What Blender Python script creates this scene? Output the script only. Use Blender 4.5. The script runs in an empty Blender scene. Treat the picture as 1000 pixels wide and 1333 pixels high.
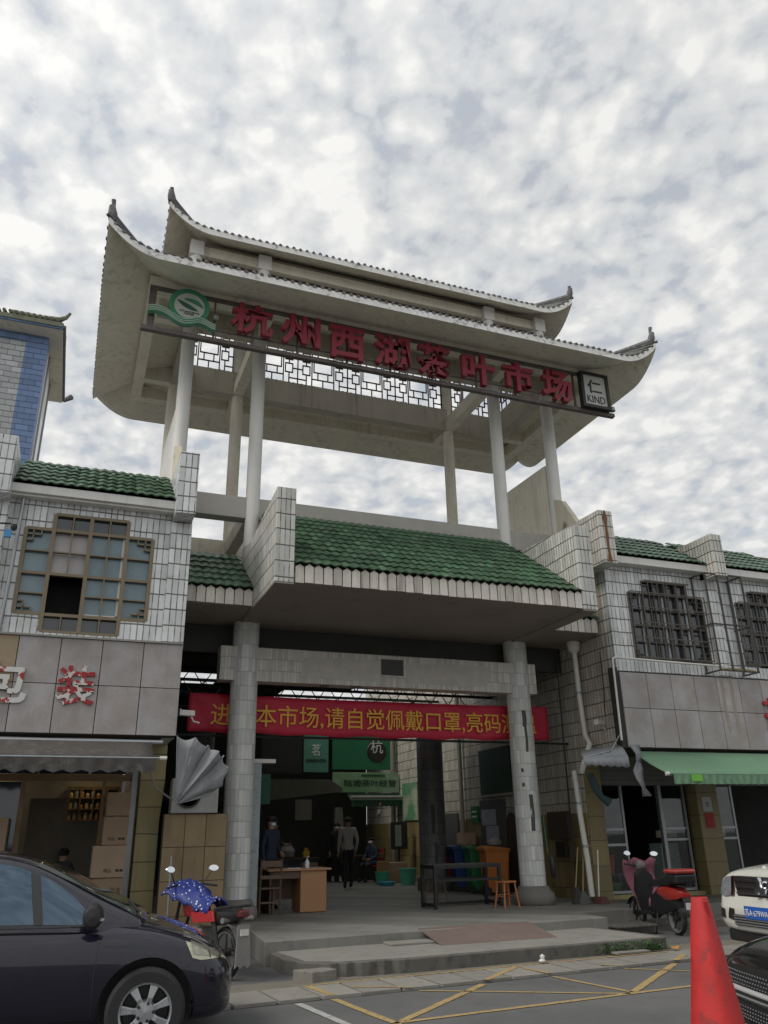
import bpy, bmesh, math, random
from mathutils import Vector, Matrix, noise
random.seed(7)
R = math.radians
S = bpy.context.scene
COL = S.collection
# ------------------------------------------------------------------ camera
cd = bpy.data.cameras.new('camera'); cam = bpy.data.objects.new('camera', cd); COL.objects.link(cam); S.camera = cam
cd.sensor_fit = 'HORIZONTAL'; cd.sensor_width = 36; cd.lens = 36*1.038; cd.clip_start = .05; cd.clip_end = 3000
ya, pi_, ro = R(21.25), R(22.05), R(-1.105)
fw = Vector((math.sin(ya)*math.cos(pi_), math.cos(ya)*math.cos(pi_), math.sin(pi_)))
rt = Vector((math.cos(ya), -math.sin(ya), 0)); up = rt.cross(fw)
r2 = rt*math.cos(ro)+up*math.sin(ro); u2 = up*math.cos(ro)-rt*math.sin(ro)
m = Matrix((r2, u2, -fw)).transposed().to_4x4(); m.translation = (0, 0, 1.6); cam.matrix_world = m
# ------------------------------------------------------------------ sky: broken high cloud over a Nishita sky, sun behind thin cloud
SUN_EL, SUN_AZ = R(48), R(-98)          # azimuth from +Y towards +X: high on the left behind thin cloud
sd = Vector((math.sin(SUN_AZ)*math.cos(SUN_EL), math.cos(SUN_AZ)*math.cos(SUN_EL), math.sin(SUN_EL)))
W = bpy.data.worlds.new('World'); S.world = W; W.use_nodes = True
nt = W.node_tree; nt.nodes.clear()
def nd(t, **k):
    n = nt.nodes.new(t)
    for a, b in k.items(): setattr(n, a, b)
    return n
def mth(op, a, b=None, c=None, clamp=False):
    n = nt.nodes.new('ShaderNodeMath'); n.operation = op; n.use_clamp = clamp
    for i, v in enumerate((a, b, c)):
        if v is None: continue
        if isinstance(v, (int, float)): n.inputs[i].default_value = v
        else: nt.links.new(v, n.inputs[i])
    return n.outputs[0]
def mixc(f, a, b, blend='MIX'):
    n = nt.nodes.new('ShaderNodeMix'); n.data_type = 'RGBA'; n.blend_type = blend
    for i, v in ((0, f), (6, a), (7, b)):
        if isinstance(v, (int, float)): n.inputs[i].default_value = v
        elif isinstance(v, tuple): n.inputs[i].default_value = (*v[:3], 1)
        else: nt.links.new(v, n.inputs[i])
    return n.outputs[2]
def ramp(v, stops):
    n = nt.nodes.new('ShaderNodeValToRGB'); nt.links.new(v, n.inputs[0])
    e = n.color_ramp.elements
    while len(e) < len(stops): e.new(.5)
    for i, (p, c) in enumerate(stops):
        e[i].position = p; e[i].color = (c, c, c, 1) if isinstance(c, (int, float)) else (*c, 1)
    return n.outputs[0]
sky = nd('ShaderNodeTexSky', sky_type='NISHITA', sun_disc=False, sun_elevation=SUN_EL, sun_rotation=SUN_AZ)
tc = nd('ShaderNodeTexCoord'); sep = nd('ShaderNodeSeparateXYZ'); nt.links.new(tc.outputs['Generated'], sep.inputs[0])
zz = mth('ADD', mth('MAXIMUM', sep.outputs[2], 0), .22)
cb = nd('ShaderNodeCombineXYZ')
nt.links.new(mth('DIVIDE', sep.outputs[0], zz), cb.inputs[0]); nt.links.new(mth('DIVIDE', sep.outputs[1], zz), cb.inputs[1])
def nz(scale, det, rough, dist=0, w=0, sx=1):
    mp = nd('ShaderNodeMapping'); mp.inputs['Location'].default_value = (w, w*.7, w*.3); mp.inputs['Scale'].default_value = (sx, 1, 1)
    mp.inputs['Rotation'].default_value = (0, 0, .5)
    nt.links.new(cb.outputs[0], mp.inputs[0])
    n = nd('ShaderNodeTexNoise'); nt.links.new(mp.outputs[0], n.inputs['Vector'])
    n.inputs['Scale'].default_value = scale; n.inputs['Detail'].default_value = det; n.inputs['Roughness'].default_value = rough; n.inputs['Distortion'].default_value = dist
    return n.outputs[0]
puff = nz(15, 7, .56, .15, 3, 1.15); big = nz(2.6, 4, .5, .2, 11); fine = nz(24, 4, .5, .1, 7, 1.1)
wn = nd('ShaderNodeTexNoise'); wn.inputs['Scale'].default_value = 6; wn.inputs['Detail'].default_value = 5; nt.links.new(cb.outputs[0], wn.inputs['Vector'])
wv_ = nd('ShaderNodeVectorMath', operation='MULTIPLY_ADD'); nt.links.new(wn.outputs['Color'], wv_.inputs[0]); wv_.inputs[1].default_value = (.12, .12, 0); nt.links.new(cb.outputs[0], wv_.inputs[2])
def cells(sc):
    v = nd('ShaderNodeTexVoronoi', feature='SMOOTH_F1'); v.inputs['Scale'].default_value = sc; v.inputs['Smoothness'].default_value = .55; nt.links.new(wv_.outputs[0], v.inputs['Vector']); return mth('SUBTRACT', 1, v.outputs['Distance'])
cel = mth('ADD', mth('MULTIPLY', cells(15), .6), mth('MULTIPLY', cells(32), .4))
cov = mth('ADD', mth('ADD', mth('MULTIPLY', puff, .42), mth('MULTIPLY', cel, .34)), mth('ADD', mth('MULTIPLY', big, .20), mth('MULTIPLY', fine, .22)))
cloudc = ramp(cov, [(.50, (.475, .495, .515)), (.565, (.535, .547, .558)), (.62, (.60, .604, .602)), (.69, (.71, .705, .69))])
gap = ramp(cov, [(.46, 1), (.53, 0)])
skyb = mixc(1, sky.outputs[0], (.11, .11, .11), 'MULTIPLY')
c1 = mixc(mth('MULTIPLY', gap, .25), cloudc, skyb)
dt = nd('ShaderNodeVectorMath', operation='DOT_PRODUCT'); nt.links.new(tc.outputs['Generated'], dt.inputs[0]); dt.inputs[1].default_value = sd
glow = ramp(dt.outputs['Value'], [(.2, 0), (1, 1)])
mul = mth('ADD', mth('MULTIPLY', glow, .3), .97)
hz = ramp(sep.outputs[2], [(.0, 1), (.45, 0)])
c2 = mixc(mth('MULTIPLY', hz, .4), c1, (.50, .51, .52))
vm = nd('ShaderNodeVectorMath', operation='SCALE'); nt.links.new(c2, vm.inputs[0]); nt.links.new(mul, vm.inputs['Scale'])
bgn = nd('ShaderNodeBackground'); bgn.inputs[1].default_value = .96; nt.links.new(vm.outputs[0], bgn.inputs[0])
out = nd('ShaderNodeOutputWorld'); nt.links.new(bgn.outputs[0], out.inputs[0])
sl = bpy.data.lights.new('sun', 'SUN'); sl.energy = 1.35; sl.angle = R(22); sl.color = (1, .95, .88)
so = bpy.data.objects.new('sun', sl); COL.objects.link(so); so.rotation_euler = sd.to_track_quat('Z', 'Y').to_euler()
S.view_settings.view_transform = 'Standard'; S.view_settings.look = 'None'; S.view_settings.gamma = 1; S.view_settings.use_curve_mapping = False
S.view_settings.exposure = .42
S.cycles.max_bounces = 6; S.cycles.use_denoising = True

# ------------------------------------------------------------------ materials
MATS = {}
def mat(name, col, rough=.7, var=.12, vs=3., bump=.15, bs=60., streak=0., dirt=(.05, .045, .035), spots=0., metal=0., rnd=0., brick=None, cyl=False,
        coat=0., spec=.5, emit=None, trans=0., alpha=1., weave=0., col2=None, c2s=2., c2t=(.45, .55), lowdirt=None):
    """principled material; every pattern is object-space relief, grain or wear"""
    if name in MATS: return MATS[name]
    global nt
    M = bpy.data.materials.new(name); MATS[name] = M; M.use_nodes = True; nt = M.node_tree
    b = nt.nodes['Principled BSDF']; L = nt.links.new
    tc = nd('ShaderNodeTexCoord'); ob = tc.outputs['Object']
    if rnd:
        o2 = nd('ShaderNodeObjectInfo'); va = nd('ShaderNodeVectorMath', operation='MULTIPLY_ADD'); cx_ = nd('ShaderNodeCombineXYZ')
        for q in range(3): L(o2.outputs['Random'], cx_.inputs[q])
        L(cx_.outputs[0], va.inputs[0]); va.inputs[1].default_value = (37, 53, 0); L(ob, va.inputs[2]); ob = va.outputs[0]
    def noi(scale, det=4, vec=None, sc=(1, 1, 1), r=.55):
        n = nd('ShaderNodeTexNoise'); n.inputs['Scale'].default_value = scale; n.inputs['Detail'].default_value = det; n.inputs['Roughness'].default_value = r
        mp = nd('ShaderNodeMapping'); mp.inputs['Scale'].default_value = sc; L(vec or ob, mp.inputs[0]); L(mp.outputs[0], n.inputs['Vector']); return n.outputs[0]
    c = mixc(0, tuple(col), tuple(col))
    if col2: c = mixc(ramp(noi(c2s, 5), [(c2t[0], 0), (c2t[1], 1)]), tuple(col), tuple(col2))
    f = mth('ADD', mth('MULTIPLY', mth('SUBTRACT', noi(vs, 6), .5), 2.4*var), 1)
    f = mth('MULTIPLY', f, mth('ADD', mth('MULTIPLY', mth('SUBTRACT', noi(vs*9, 3), .5), 1.0*var), 1))
    if rnd:
        oi = nd('ShaderNodeObjectInfo'); f = mth('MULTIPLY', f, mth('ADD', mth('MULTIPLY', mth('SUBTRACT', oi.outputs['Random'], .5), 2*rnd), 1))
    vm = nd('ShaderNodeVectorMath', operation='SCALE'); L(c, vm.inputs[0]); L(f, vm.inputs['Scale']); c = vm.outputs[0]
    hgt = None
    if brick:
        bw, bh, mort, mcol = brick[:4]; off = brick[4] if len(brick) > 4 else 0
        sp = nd('ShaderNodeSeparateXYZ'); L(ob, sp.inputs[0])
        if cyl: u = mth('MULTIPLY', mth('ARCTAN2', sp.outputs[1], sp.outputs[0]), cyl)
        else: u = mth('ADD', sp.outputs[0], sp.outputs[1])
        v = sp.outputs[2]
        wob = mth('MULTIPLY', mth('SUBTRACT', noi(1.3, 2), .5), .05)
        cbn = nd('ShaderNodeCombineXYZ'); L(u, cbn.inputs[0]); L(mth('ADD', v, wob), cbn.inputs[1])
        bt = nd('ShaderNodeTexBrick'); bt.offset = off; bt.squash = 1; L(cbn.outputs[0], bt.inputs['Vector'])
        for k, q in (('Scale', 1), ('Mortar Size', mort), ('Mortar Smooth', .2), ('Brick Width', bw), ('Row Height', bh), ('Bias', 0)): bt.inputs[k].default_value = q
        bt.inputs['Color1'].default_value = (1, 1, 1, 1); bt.inputs['Color2'].default_value = (.60, .61, .60, 1); bt.inputs['Mortar'].default_value = (1, 1, 1, 1)
        c = mixc(.75, c, bt.outputs['Color'], 'MULTIPLY')
        # strong bed joints, thin perpends that fade in and out
        vv = mth('FRACT', mth('DIVIDE', mth('ADD', v, wob), bh)); bed = mth('LESS_THAN', mth('ABSOLUTE', mth('SUBTRACT', vv, mth('ROUND', vv))), mort*1.3/bh)
        per = mth('MULTIPLY', bt.outputs['Fac'], ramp(noi(5, 3), [(.3, .25), (.58, 1)]))
        fac = mth('MAXIMUM', per, mth('MULTIPLY', bed, .95))
        c = mixc(fac, c, tuple(mcol)); hgt = mth('SUBTRACT', 1, fac)
    if streak:
        s = noi(1, 5, sc=(7, 7, .5)); s2 = noi(1.1, 3)
        c = mixc(mth('MULTIPLY', mth('MULTIPLY', ramp(s, [(.5, 0), (.72, 1)]), ramp(s2, [(.4, .15), (.65, 1)])), streak), c, tuple(dirt))
    if spots: c = mixc(mth('MULTIPLY', ramp(noi(vs*2.3, 7, r=.65), [(.54, 0), (.66, 1)]), spots), c, tuple(dirt))
    if weave:
        wv = nd('ShaderNodeTexChecker'); wv.inputs['Scale'].default_value = weave; L(ob, wv.inputs[0]); c = mixc(.25, c, mixc(wv.outputs[1], (.7, .7, .7), (1, 1, 1)), 'MULTIPLY')
    L(c, b.inputs['Base Color'])
    b.inputs['Metallic'].default_value = metal; b.inputs['Specular IOR Level'].default_value = spec
    b.inputs['Coat Weight'].default_value = coat; b.inputs['Transmission Weight'].default_value = trans; b.inputs['Alpha'].default_value = alpha
    L(mth('ADD', mth('MULTIPLY', mth('SUBTRACT', noi(vs*4, 4), .5), .3 if rough > .25 else .08), rough, clamp=True), b.inputs['Roughness'])
    if emit: b.inputs['Emission Color'].default_value = (*emit[:3], 1); b.inputs['Emission Strength'].default_value = emit[3]
    h = mth('MULTIPLY', noi(bs, 5), .25)
    if hgt is not None: h = mth('ADD', h, mth('MULTIPLY', hgt, 1.2))
    if bump:
        bp = nd('ShaderNodeBump'); bp.inputs['Strength'].default_value = min(1, bump*2); bp.inputs['Distance'].default_value = .012; L(h, bp.inputs['Height']); L(bp.outputs[0], b.inputs['Normal'])
    return M
TILE = (.10, .27, .0085, (.095, .09, .082))
m_tile = mat('white_tile', (.76, .78, .78), .35, .16, 1.5, .4, 40, streak=.5, dirt=(.22, .18, .12), spots=.12, brick=TILE)
m_tilec = mat('beige_tile', (.58, .54, .45), .4, .14, 1.5, .4, 40, streak=.3, dirt=(.2, .15, .1), brick=TILE)
m_tilec2 = mat('column_tile', (.68, .69, .66), .4, .1, 1.3, .4, 40, streak=.22, dirt=(.2, .18, .15), brick=(.075, .26, .003, (.36, .36, .33)), cyl=.255)
m_beam = mat('beam_tile', (.62, .59, .53), .45, .12, 2, .3, 40, streak=.2, dirt=(.2, .16, .12), brick=(.06, .215, .003, (.2, .19, .17)))
m_ytile = mat('ochre_tile', (.25, .195, .09), .5, .2, 2, .3, 50, streak=.35, dirt=(.06, .05, .03), brick=(.45, .5, .006, (.05, .04, .02)))
m_white = mat('white_paint', (.70, .69, .65), .6, .1, 2, .2, 50, streak=.3, dirt=(.24, .2, .15))
m_cream = mat('cream_plaster', (.78, .735, .62), .8, .13, 1.2, .2, 60, streak=.55, dirt=(.32, .28, .21), spots=.18)
m_conc = mat('concrete', (.27, .26, .235), .85, .2, 1.5, .4, 40, streak=.4, dirt=(.1, .09, .07), spots=.3)
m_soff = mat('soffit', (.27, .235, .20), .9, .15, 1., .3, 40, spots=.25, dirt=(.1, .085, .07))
m_green = mat('green_glaze', (.052, .108, .060), .42, .3, 6, .15, 40, spots=.4, dirt=(.03, .045, .03), rnd=.38, col2=(.13, .16, .115), c2s=4, c2t=(.58, .70))
m_fasc = mat('fascia_tile', (.60, .565, .50), .45, .15, 4, .2, 40, spots=.15, streak=.95, dirt=(.13, .075, .035), rnd=.2)
m_fjoint = mat('fascia_joint', (.05, .035, .022), .8)
m_greyt = mat('grey_roof_tile', (.13, .13, .13), .8, .35, 5, .4, 30, spots=.7, dirt=(.33, .31, .27))
m_weath = mat('weathered_edge', (.82, .81, .78), .8, .2, 3, .4, 30, spots=.6, dirt=(.09, .085, .08))
m_gran = mat('grey_granite', (.37, .35, .35), .5, .2, 3.5, .15, 90, rnd=.09, streak=.5, dirt=(.22, .185, .16), col2=(.30, .27, .25), c2s=1.6, c2t=(.4, .62), weave=160)
m_gran2 = mat('brown_granite', (.31, .24, .15), .5, .2, 6, .15, 90, weave=160)
m_dark = mat('dark_void', (.012, .012, .012), .9, 0)
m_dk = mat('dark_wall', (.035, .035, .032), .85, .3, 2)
m_black = mat('black_steel', (.018, .018, .018), .45, .2)
m_brnframe = mat('bronze_frame', (.20, .155, .095), .45, .15, 5, .1)
m_glass = mat('bluish_pane', (.15, .225, .255), .12, .25, 2.5, .04, 3, spec=.8)
m_glass2 = mat('dark_pane', (.035, .045, .052), .08, .3, 3, .03, 3, spec=.9)
m_curt = mat('curtained_pane', (.42, .40, .39), .25, .1, 2)
m_alu = mat('aluminium', (.30, .31, .32), .35, .1, 5, .1, metal=.6)
m_whtpl = mat('white_plastic', (.62, .61, .56), .45, .12, 3, .05, streak=.3, dirt=(.3, .25, .15))
m_lat = mat('lattice_red_brown', (.065, .035, .028), .6, .2)
m_red = mat('sign_red', (.25, .018, .034), .5, .22, 4, .1, spots=.25, dirt=(.14, .02, .025))
m_sgn = mat('sign_steel', (.105, .085, .075), .55, .3, 6, .2, spots=.5, dirt=(.22, .2, .17))
m_asph = mat('asphalt', (.095, .097, .098), .88, .16, 1.2, .6, 130, spots=.3, dirt=(.06, .058, .055), col2=(.115, .115, .113), c2s=.55, c2t=(.42, .6))
m_pave = mat('slab_concrete', (.23, .22, .195), .85, .16, 3, .4, 70, rnd=.12, spots=.35, dirt=(.1, .09, .07))
m_plat = mat('platform_stone', (.235, .23, .21), .6, .16, 1.2, .3, 60, spots=.35, dirt=(.085, .08, .07), brick=(.6, 90, .002, (.09, .09, .08)))
m_kerb = mat('kerb_concrete', (.115, .11, .098), .85, .25, 3, .6, 50, spots=.6, dirt=(.045, .04, .035))
m_gut = mat('gutter_grit', (.16, .145, .115), .9, .25, 4, .6, 80, spots=.5, dirt=(.08, .07, .055))
m_yel = mat('road_yellow', (.37, .265, .11), .8, .25, 7, .4, 120, spots=.9, dirt=(.095, .093, .088))
m_wline = mat('road_white', (.36, .36, .35), .8, .2, 6, .4, 120, spots=.6, dirt=(.1, .1, .1))

# ------------------------------------------------------------------ mesh builder
class G:
    def __init__(s): s.v = []; s.f = []; s.m = []
    def add(s, vs, fs, m=0):
        o = len(s.v); s.v += [tuple(v) for v in vs]; s.f += [tuple(i+o for i in f) for f in fs]; s.m += [m]*len(fs); return s
    def box(s, x0, x1, y0, y1, z0, z1, m=0, M=None):
        vs = [Vector((x, y, z)) for x in (x0, x1) for y in (y0, y1) for z in (z0, z1)]
        if M: vs = [M @ v for v in vs]
        return s.add(vs, [(0, 1, 3, 2), (4, 6, 7, 5), (0, 4, 5, 1), (2, 3, 7, 6), (0, 2, 6, 4), (1, 5, 7, 3)], m)
    def prism(s, poly, ax, a, b, m=0):
        """poly in the two other axes (in x,y,z order), extruded along ax from a to b"""
        def P(p, t): return {'x': (t, p[0], p[1]), 'y': (p[0], t, p[1]), 'z': (p[0], p[1], t)}[ax]
        n = len(poly); vs = [P(p, a) for p in poly]+[P(p, b) for p in poly]
        fs = [tuple(range(n))[::-1], tuple(range(n, 2*n))]+[(i, (i+1) % n, (i+1) % n+n, i+n) for i in range(n)]
        return s.add(vs, fs, m)
    def tube(s, pts, r, n=8, m=0, cap=True):
        pts = [Vector(p) for p in pts]; k = len(pts); rs = r if isinstance(r, (list, tuple)) else [r]*k; vs = []
        ref = None
        for i, p in enumerate(pts):
            t = (pts[min(i+1, k-1)]-pts[max(i-1, 0)]).normalized()
            if ref is None: ref = Vector((0, 0, 1)) if abs(t.z) < .9 else Vector((1, 0, 0))
            a = t.cross(ref).normalized(); b = a.cross(t)
            if a.length < .1: a = t.orthogonal().normalized(); b = a.cross(t)
            ref = b
            vs += [p+(a*math.cos(2*math.pi*j/n)+b*math.sin(2*math.pi*j/n))*rs[i] for j in range(n)]
        fs = [(i*n+j, i*n+(j+1) % n, (i+1)*n+(j+1) % n, (i+1)*n+j) for i in range(k-1) for j in range(n)]
        if cap: fs += [tuple(range(n))[::-1], tuple((k-1)*n+j for j in range(n))]
        return s.add(vs, fs, m)
    def lathe(s, prof, c=(0, 0, 0), n=24, m=0, axis='z', sy=1., cap=True):
        c = Vector(c); vs = []
        for r, z in prof:
            for j in range(n):
                a = 2*math.pi*j/n; x, y = r*math.cos(a), r*math.sin(a)*sy
                vs.append(c+Vector({'z': (x, y, z), 'y': (x, z, y), 'x': (z, x, y)}[axis]))
        k = len(prof); fs = [(i*n+j, i*n+(j+1) % n, (i+1)*n+(j+1) % n, (i+1)*n+j) for i in range(k-1) for j in range(n)]
        if cap and prof[0][0] > 1e-4: fs.append(tuple(range(n))[::-1])
        if cap and prof[-1][0] > 1e-4: fs.append(tuple((k-1)*n+j for j in range(n)))
        return s.add(vs, fs, m)
    def sheet(s, rows, m=0, thick=0):
        """grid of points, optionally thickened downwards"""
        nr, nc = len(rows), len(rows[0]); vs = [Vector(p) for r in rows for p in r]
        fs = [(i*nc+j, i*nc+j+1, (i+1)*nc+j+1, (i+1)*nc+j) for i in range(nr-1) for j in range(nc-1)]
        if thick:
            o = len(vs); vs += [v-Vector((0, 0, thick)) for v in vs]; fs += [tuple(reversed([q+o for q in f])) for f in fs]
            edge = [j for j in range(nc)]+[i*nc+nc-1 for i in range(1, nr)]+[(nr-1)*nc+j for j in range(nc-2, -1, -1)]+[i*nc for i in range(nr-2, 0, -1)]
            fs += [(edge[i], edge[(i+1) % len(edge)], edge[(i+1) % len(edge)]+o, edge[i]+o) for i in range(len(edge))]
        return s.add(vs, fs, m)
WL = {}
def mesh(name, g, mats, smooth=False, fix=True):
    me = bpy.data.meshes.new(name); me.from_pydata(g.v, [], g.f)
    for q in (mats if isinstance(mats, (list, tuple)) else [mats]): me.materials.append(q)
    for p, i in zip(me.polygons, g.m): p.material_index = i; p.use_smooth = smooth
    if fix:
        bm = bmesh.new(); bm.from_mesh(me); bmesh.ops.recalc_face_normals(bm, faces=bm.faces); bm.to_mesh(me); bm.free()
    if smooth:
        me.set_sharp_from_angle(angle=R(42))
    return me
def link(name, data, parent=None, world=True, loc=None, rot=None):
    o = bpy.data.objects.new(name, data); COL.objects.link(o)
    base = Vector((0, 0, 0))
    if parent is not None:
        o.parent = parent
        if world: base = -WL.get(parent, Vector((0, 0, 0)))
    if loc is not None: base = base+Vector(loc)
    o.location = base
    if rot: o.rotation_euler = rot
    WL[o] = Vector(loc) if loc is not None and world else (Vector((0, 0, 0)) if world else Vector((0, 0, 0)))
    return o
def obj(name, g, mats, parent=None, world=True, smooth=False, bevel=0, loc=None, rot=None, fix=True):
    """one mesh object; world=True: vertices are in scene coordinates whatever the parent's place"""
    o = link(name, mesh(name, g, mats, smooth, fix), parent, world, loc, rot)
    if bevel:
        b = o.modifiers.new('bevel', 'BEVEL'); b.width = bevel; b.segments = 2; b.limit_method = 'ANGLE'
    return o
def tag(o, label, cat=None, group=None, kind=None):
    if label: o['label'] = label
    if cat: o['category'] = cat
    if group: o['group'] = group
    if kind: o['kind'] = kind
    return o
def thing(name, label, cat, loc=(0, 0, 0), rz=0, group=None):
    o = bpy.data.objects.new(name, None); COL.objects.link(o); o.location = loc; o.rotation_euler = (0, 0, rz); o.empty_display_size = .1
    WL[o] = Vector(loc); return tag(o, label, cat, group)
def inst(src, parent=None, loc=(0, 0, 0), rot=(0, 0, 0), name=None, scale=None):
    o = src.copy(); COL.objects.link(o); o.parent = parent; o.location = loc; o.rotation_euler = rot
    if scale: o.scale = scale
    WL[o] = Vector(loc); return o
def bake(o):
    dg = bpy.context.evaluated_depsgraph_get(); dg.update()
    me = bpy.data.meshes.new_from_object(o.evaluated_get(dg)); o.modifiers.clear(); o.data = me; return o
def text(name, s, w, h, depth, M, material, parent=None, off=0., face='-y', sub=None):
    """lettering fitted into a w x h box; M places its centre; letters face -Y"""
    cu = bpy.data.curves.new(name, 'FONT'); cu.body = s; cu.extrude = .02; cu.offset = off; cu.resolution_u = 3
    t = bpy.data.objects.new('t', cu); COL.objects.link(t)
    dg = bpy.context.evaluated_depsgraph_get(); dg.update(); me = bpy.data.meshes.new_from_object(t.evaluated_get(dg))
    bpy.data.objects.remove(t)
    xs = [v.co.x for v in me.vertices]; ys = [v.co.y for v in me.vertices]
    cx, cy = (min(xs)+max(xs))/2, (min(ys)+max(ys))/2; sx, sy = w/(max(xs)-min(xs)), h/(max(ys)-min(ys))
    for v in me.vertices:
        p = Vector(((v.co.x-cx)*sx, v.co.z/.02*depth/2, (v.co.y-cy)*sy)); v.co = M @ Vector((p.x, -p.y, p.z))
    me.materials.clear(); me.materials.append(material); me.name = name
    return link(name, me, parent)
T = Matrix.Translation
def RZ(a): return Matrix.Rotation(a, 4, 'Z')
# ------------------------------------------------------------------ ground
def struct(name, g, m_, bevel=0, parent=None, **k):
    o = obj(name, g, m_, parent, bevel=bevel, **k)
    if parent is None: o['kind'] = 'structure'
    return o
g = G(); g.box(-400, 400, -300, 600, -.6, -.02); struct('ground', g, m_asph)
g = G(); g.sheet([[(-60, y, 0), (70, y, 0)] for y in (-40, 0, 6, 14.9)], thick=.012); road = struct('road', g, m_asph)
def kerb_y(x): return 10.05+.065*(x-2.8)                      # line of the slabs' outer edge is .72 nearer
g = G(); g.sheet([[(x, kerb_y(x)-.02, .004), (x, kerb_y(x)+.55, .012)] for x in (-6, 0, 3, 6, 9, 14, 20)], thick=.02); struct('gutter', g, m_gut)
strip = struct('paving_strip', G().sheet([[(x, kerb_y(x)-.75, .002), (x, kerb_y(x), .002)] for x in (-8, 0, 6, 12, 20)], thick=.01), mat('slab_joint', (.03, .028, .024), .95))
smesh = []
for k in range(3):
    g = G(); w = .225; d = .355
    pts = [(-w+random.uniform(0, .015), -d), (w-random.uniform(0, .02), -d+random.uniform(-.01, .01)), (w-.005, d-random.uniform(0, .02)), (-w, d)]
    g.prism(pts, 'z', 0, .03); smesh.append(mesh('paving_slab', g, m_pave))
for i in range(52):
    x = -6+i*.475
    o = link('paving_slab', smesh[i % 3], strip, loc=(x, kerb_y(x)-.375+random.uniform(-.008, .008), .002), rot=(random.uniform(-.006, .006), random.uniform(-.008, .008), .065+random.uniform(-.012, .012)))
# road markings: yellow no-parking hatching and a white bay line
def stripe(pts, w, m_, nm, z=.006):
    g = G()
    rows = []
    for (x0, y0), (x1, y1) in zip(pts[:-1], pts[1:]):
        d = Vector((x1-x0, y1-y0, 0)); n = max(2, int(d.length/.12)); t = Vector((-d.y, d.x, 0)).normalized()
        for i in range(n+1):
            p = Vector((x0, y0, z))+d*i/n; a = w/2*(1+random.uniform(-.12, .12)); rows.append([p+t*a, p-t*(w/2*(1+random.uniform(-.12, .12)))])
    g.sheet(rows); return obj(nm, g, m_, road)
def slabz(x, y): return .036 if y > kerb_y(x)-.76 and y < kerb_y(x)+.02 else .006
def line(a, b, w, m_, nm):
    # split where the line climbs from the asphalt on to the slabs
    n = 40; pts = [(a[0]+(b[0]-a[0])*i/n, a[1]+(b[1]-a[1])*i/n) for i in range(n+1)]; seg = [pts[0]]; cz = slabz(*pts[0])
    for p in pts[1:]:
        z = slabz(*p)
        if z != cz:
            if len(seg) > 1: stripe([seg[0], seg[-1]], w, m_, nm, cz)
            seg = [p]; cz = z
        else: seg.append(p)
    if len(seg) > 1: stripe([seg[0], seg[-1]], w, m_, nm, cz)
Y_, Wm = m_yel, m_wline
line((2.85, 10.03), (3.10, 7.9), .085, Y_, 'yellow_line'); line((3.18, 7.98), (5.6, 10.12), .085, Y_, 'yellow_line')
line((3.3, 9.73), (5.85, 8.14), .055, Y_, 'yellow_line'); line((3.1, 7.93), (7.4, 8.27), .075, Y_, 'yellow_line')
line((5.62, 9.98), (5.92, 8.2), .06, Y_, 'yellow_line'); line((5.92, 8.2), (8.1, 9.98), .09, Y_, 'yellow_line')
line((6.6, 9.75), (8.0, 8.4), .05, Y_, 'yellow_line'); line((2.85, 10.03), (8.1, 10.3), .05, Y_, 'yellow_line')
line((3.1, 7.93), (2.9, 5.2), .08, Y_, 'yellow_line'); line((2.53, 9.22), (2.74, 7.6), .085, Wm, 'white_line')
# step and platform
def rough_slab(name, pts, z0, z1, m_, jag=.0):
    g = G(); P = []
    for (x0, y0, j), (x1, y1, _) in zip(pts, pts[1:]+pts[:1]):
        n = max(1, int(math.hypot(x1-x0, y1-y0)/.09)) if j else 1
        for i in range(n):
            q = random.uniform(-j, j) if i else 0; P.append((x0+(x1-x0)*i/n+q*.4, y0+(y1-y0)*i/n+q))
    g.prism(P, 'z', z0, z1); return struct(name, g, m_, bevel=.012)
rough_slab('lower_step', [(3.02, 10.78, 0), (3.3, 10.55, .045), (4.25, 10.46, .006), (8.35, 10.66, .006), (8.47, 10.78, 0), (8.2, 12.5, 0), (2.86, 12.5, 0), (2.86, 11.2, .02)], -.01, .165, m_kerb)
g = G(); g.prism([(3.02, 11.2), (3.06, 10.84), (3.42, 10.62), (4.25, 10.52), (8.33, 10.70), (8.1, 12.3), (2.9, 12.3)], 'z', .166, .171); o = struct('lower_step_surface', g, mat('step_top', (.225, .22, .195), .8, .15, 1.5, .3, 60, spots=.35, dirt=(.11, .1, .085)))
rough_slab('broken_kerb_block', [(2.84, 10.62, .02), (3.0, 10.32, .02), (3.34, 10.44, .02), (3.28, 10.62, .02)], -.01, .12, mat('broken_kerb', (.2, .19, .165), .9, .2, 6, .6, 40, spots=.3))
plat = struct('platform', G().prism([(2.78, 11.86), (8.5, 12.22), (8.5, 13.2), (20, 13.6), (20, 40), (-9, 40), (-9, 14.1), (2.95, 14.1)], 'z', -.01, .3), [m_plat], bevel=.01)
g = G(); g.prism([(8.5, 12.5), (20, 12.9), (20, 14.0), (8.5, 13.6)], 'z', -.01, .12); struct('side_step', g, m_kerb, bevel=.01)
g = G(); g.box(2.795, 8.49, 0, .03, .24, .3); 
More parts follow.
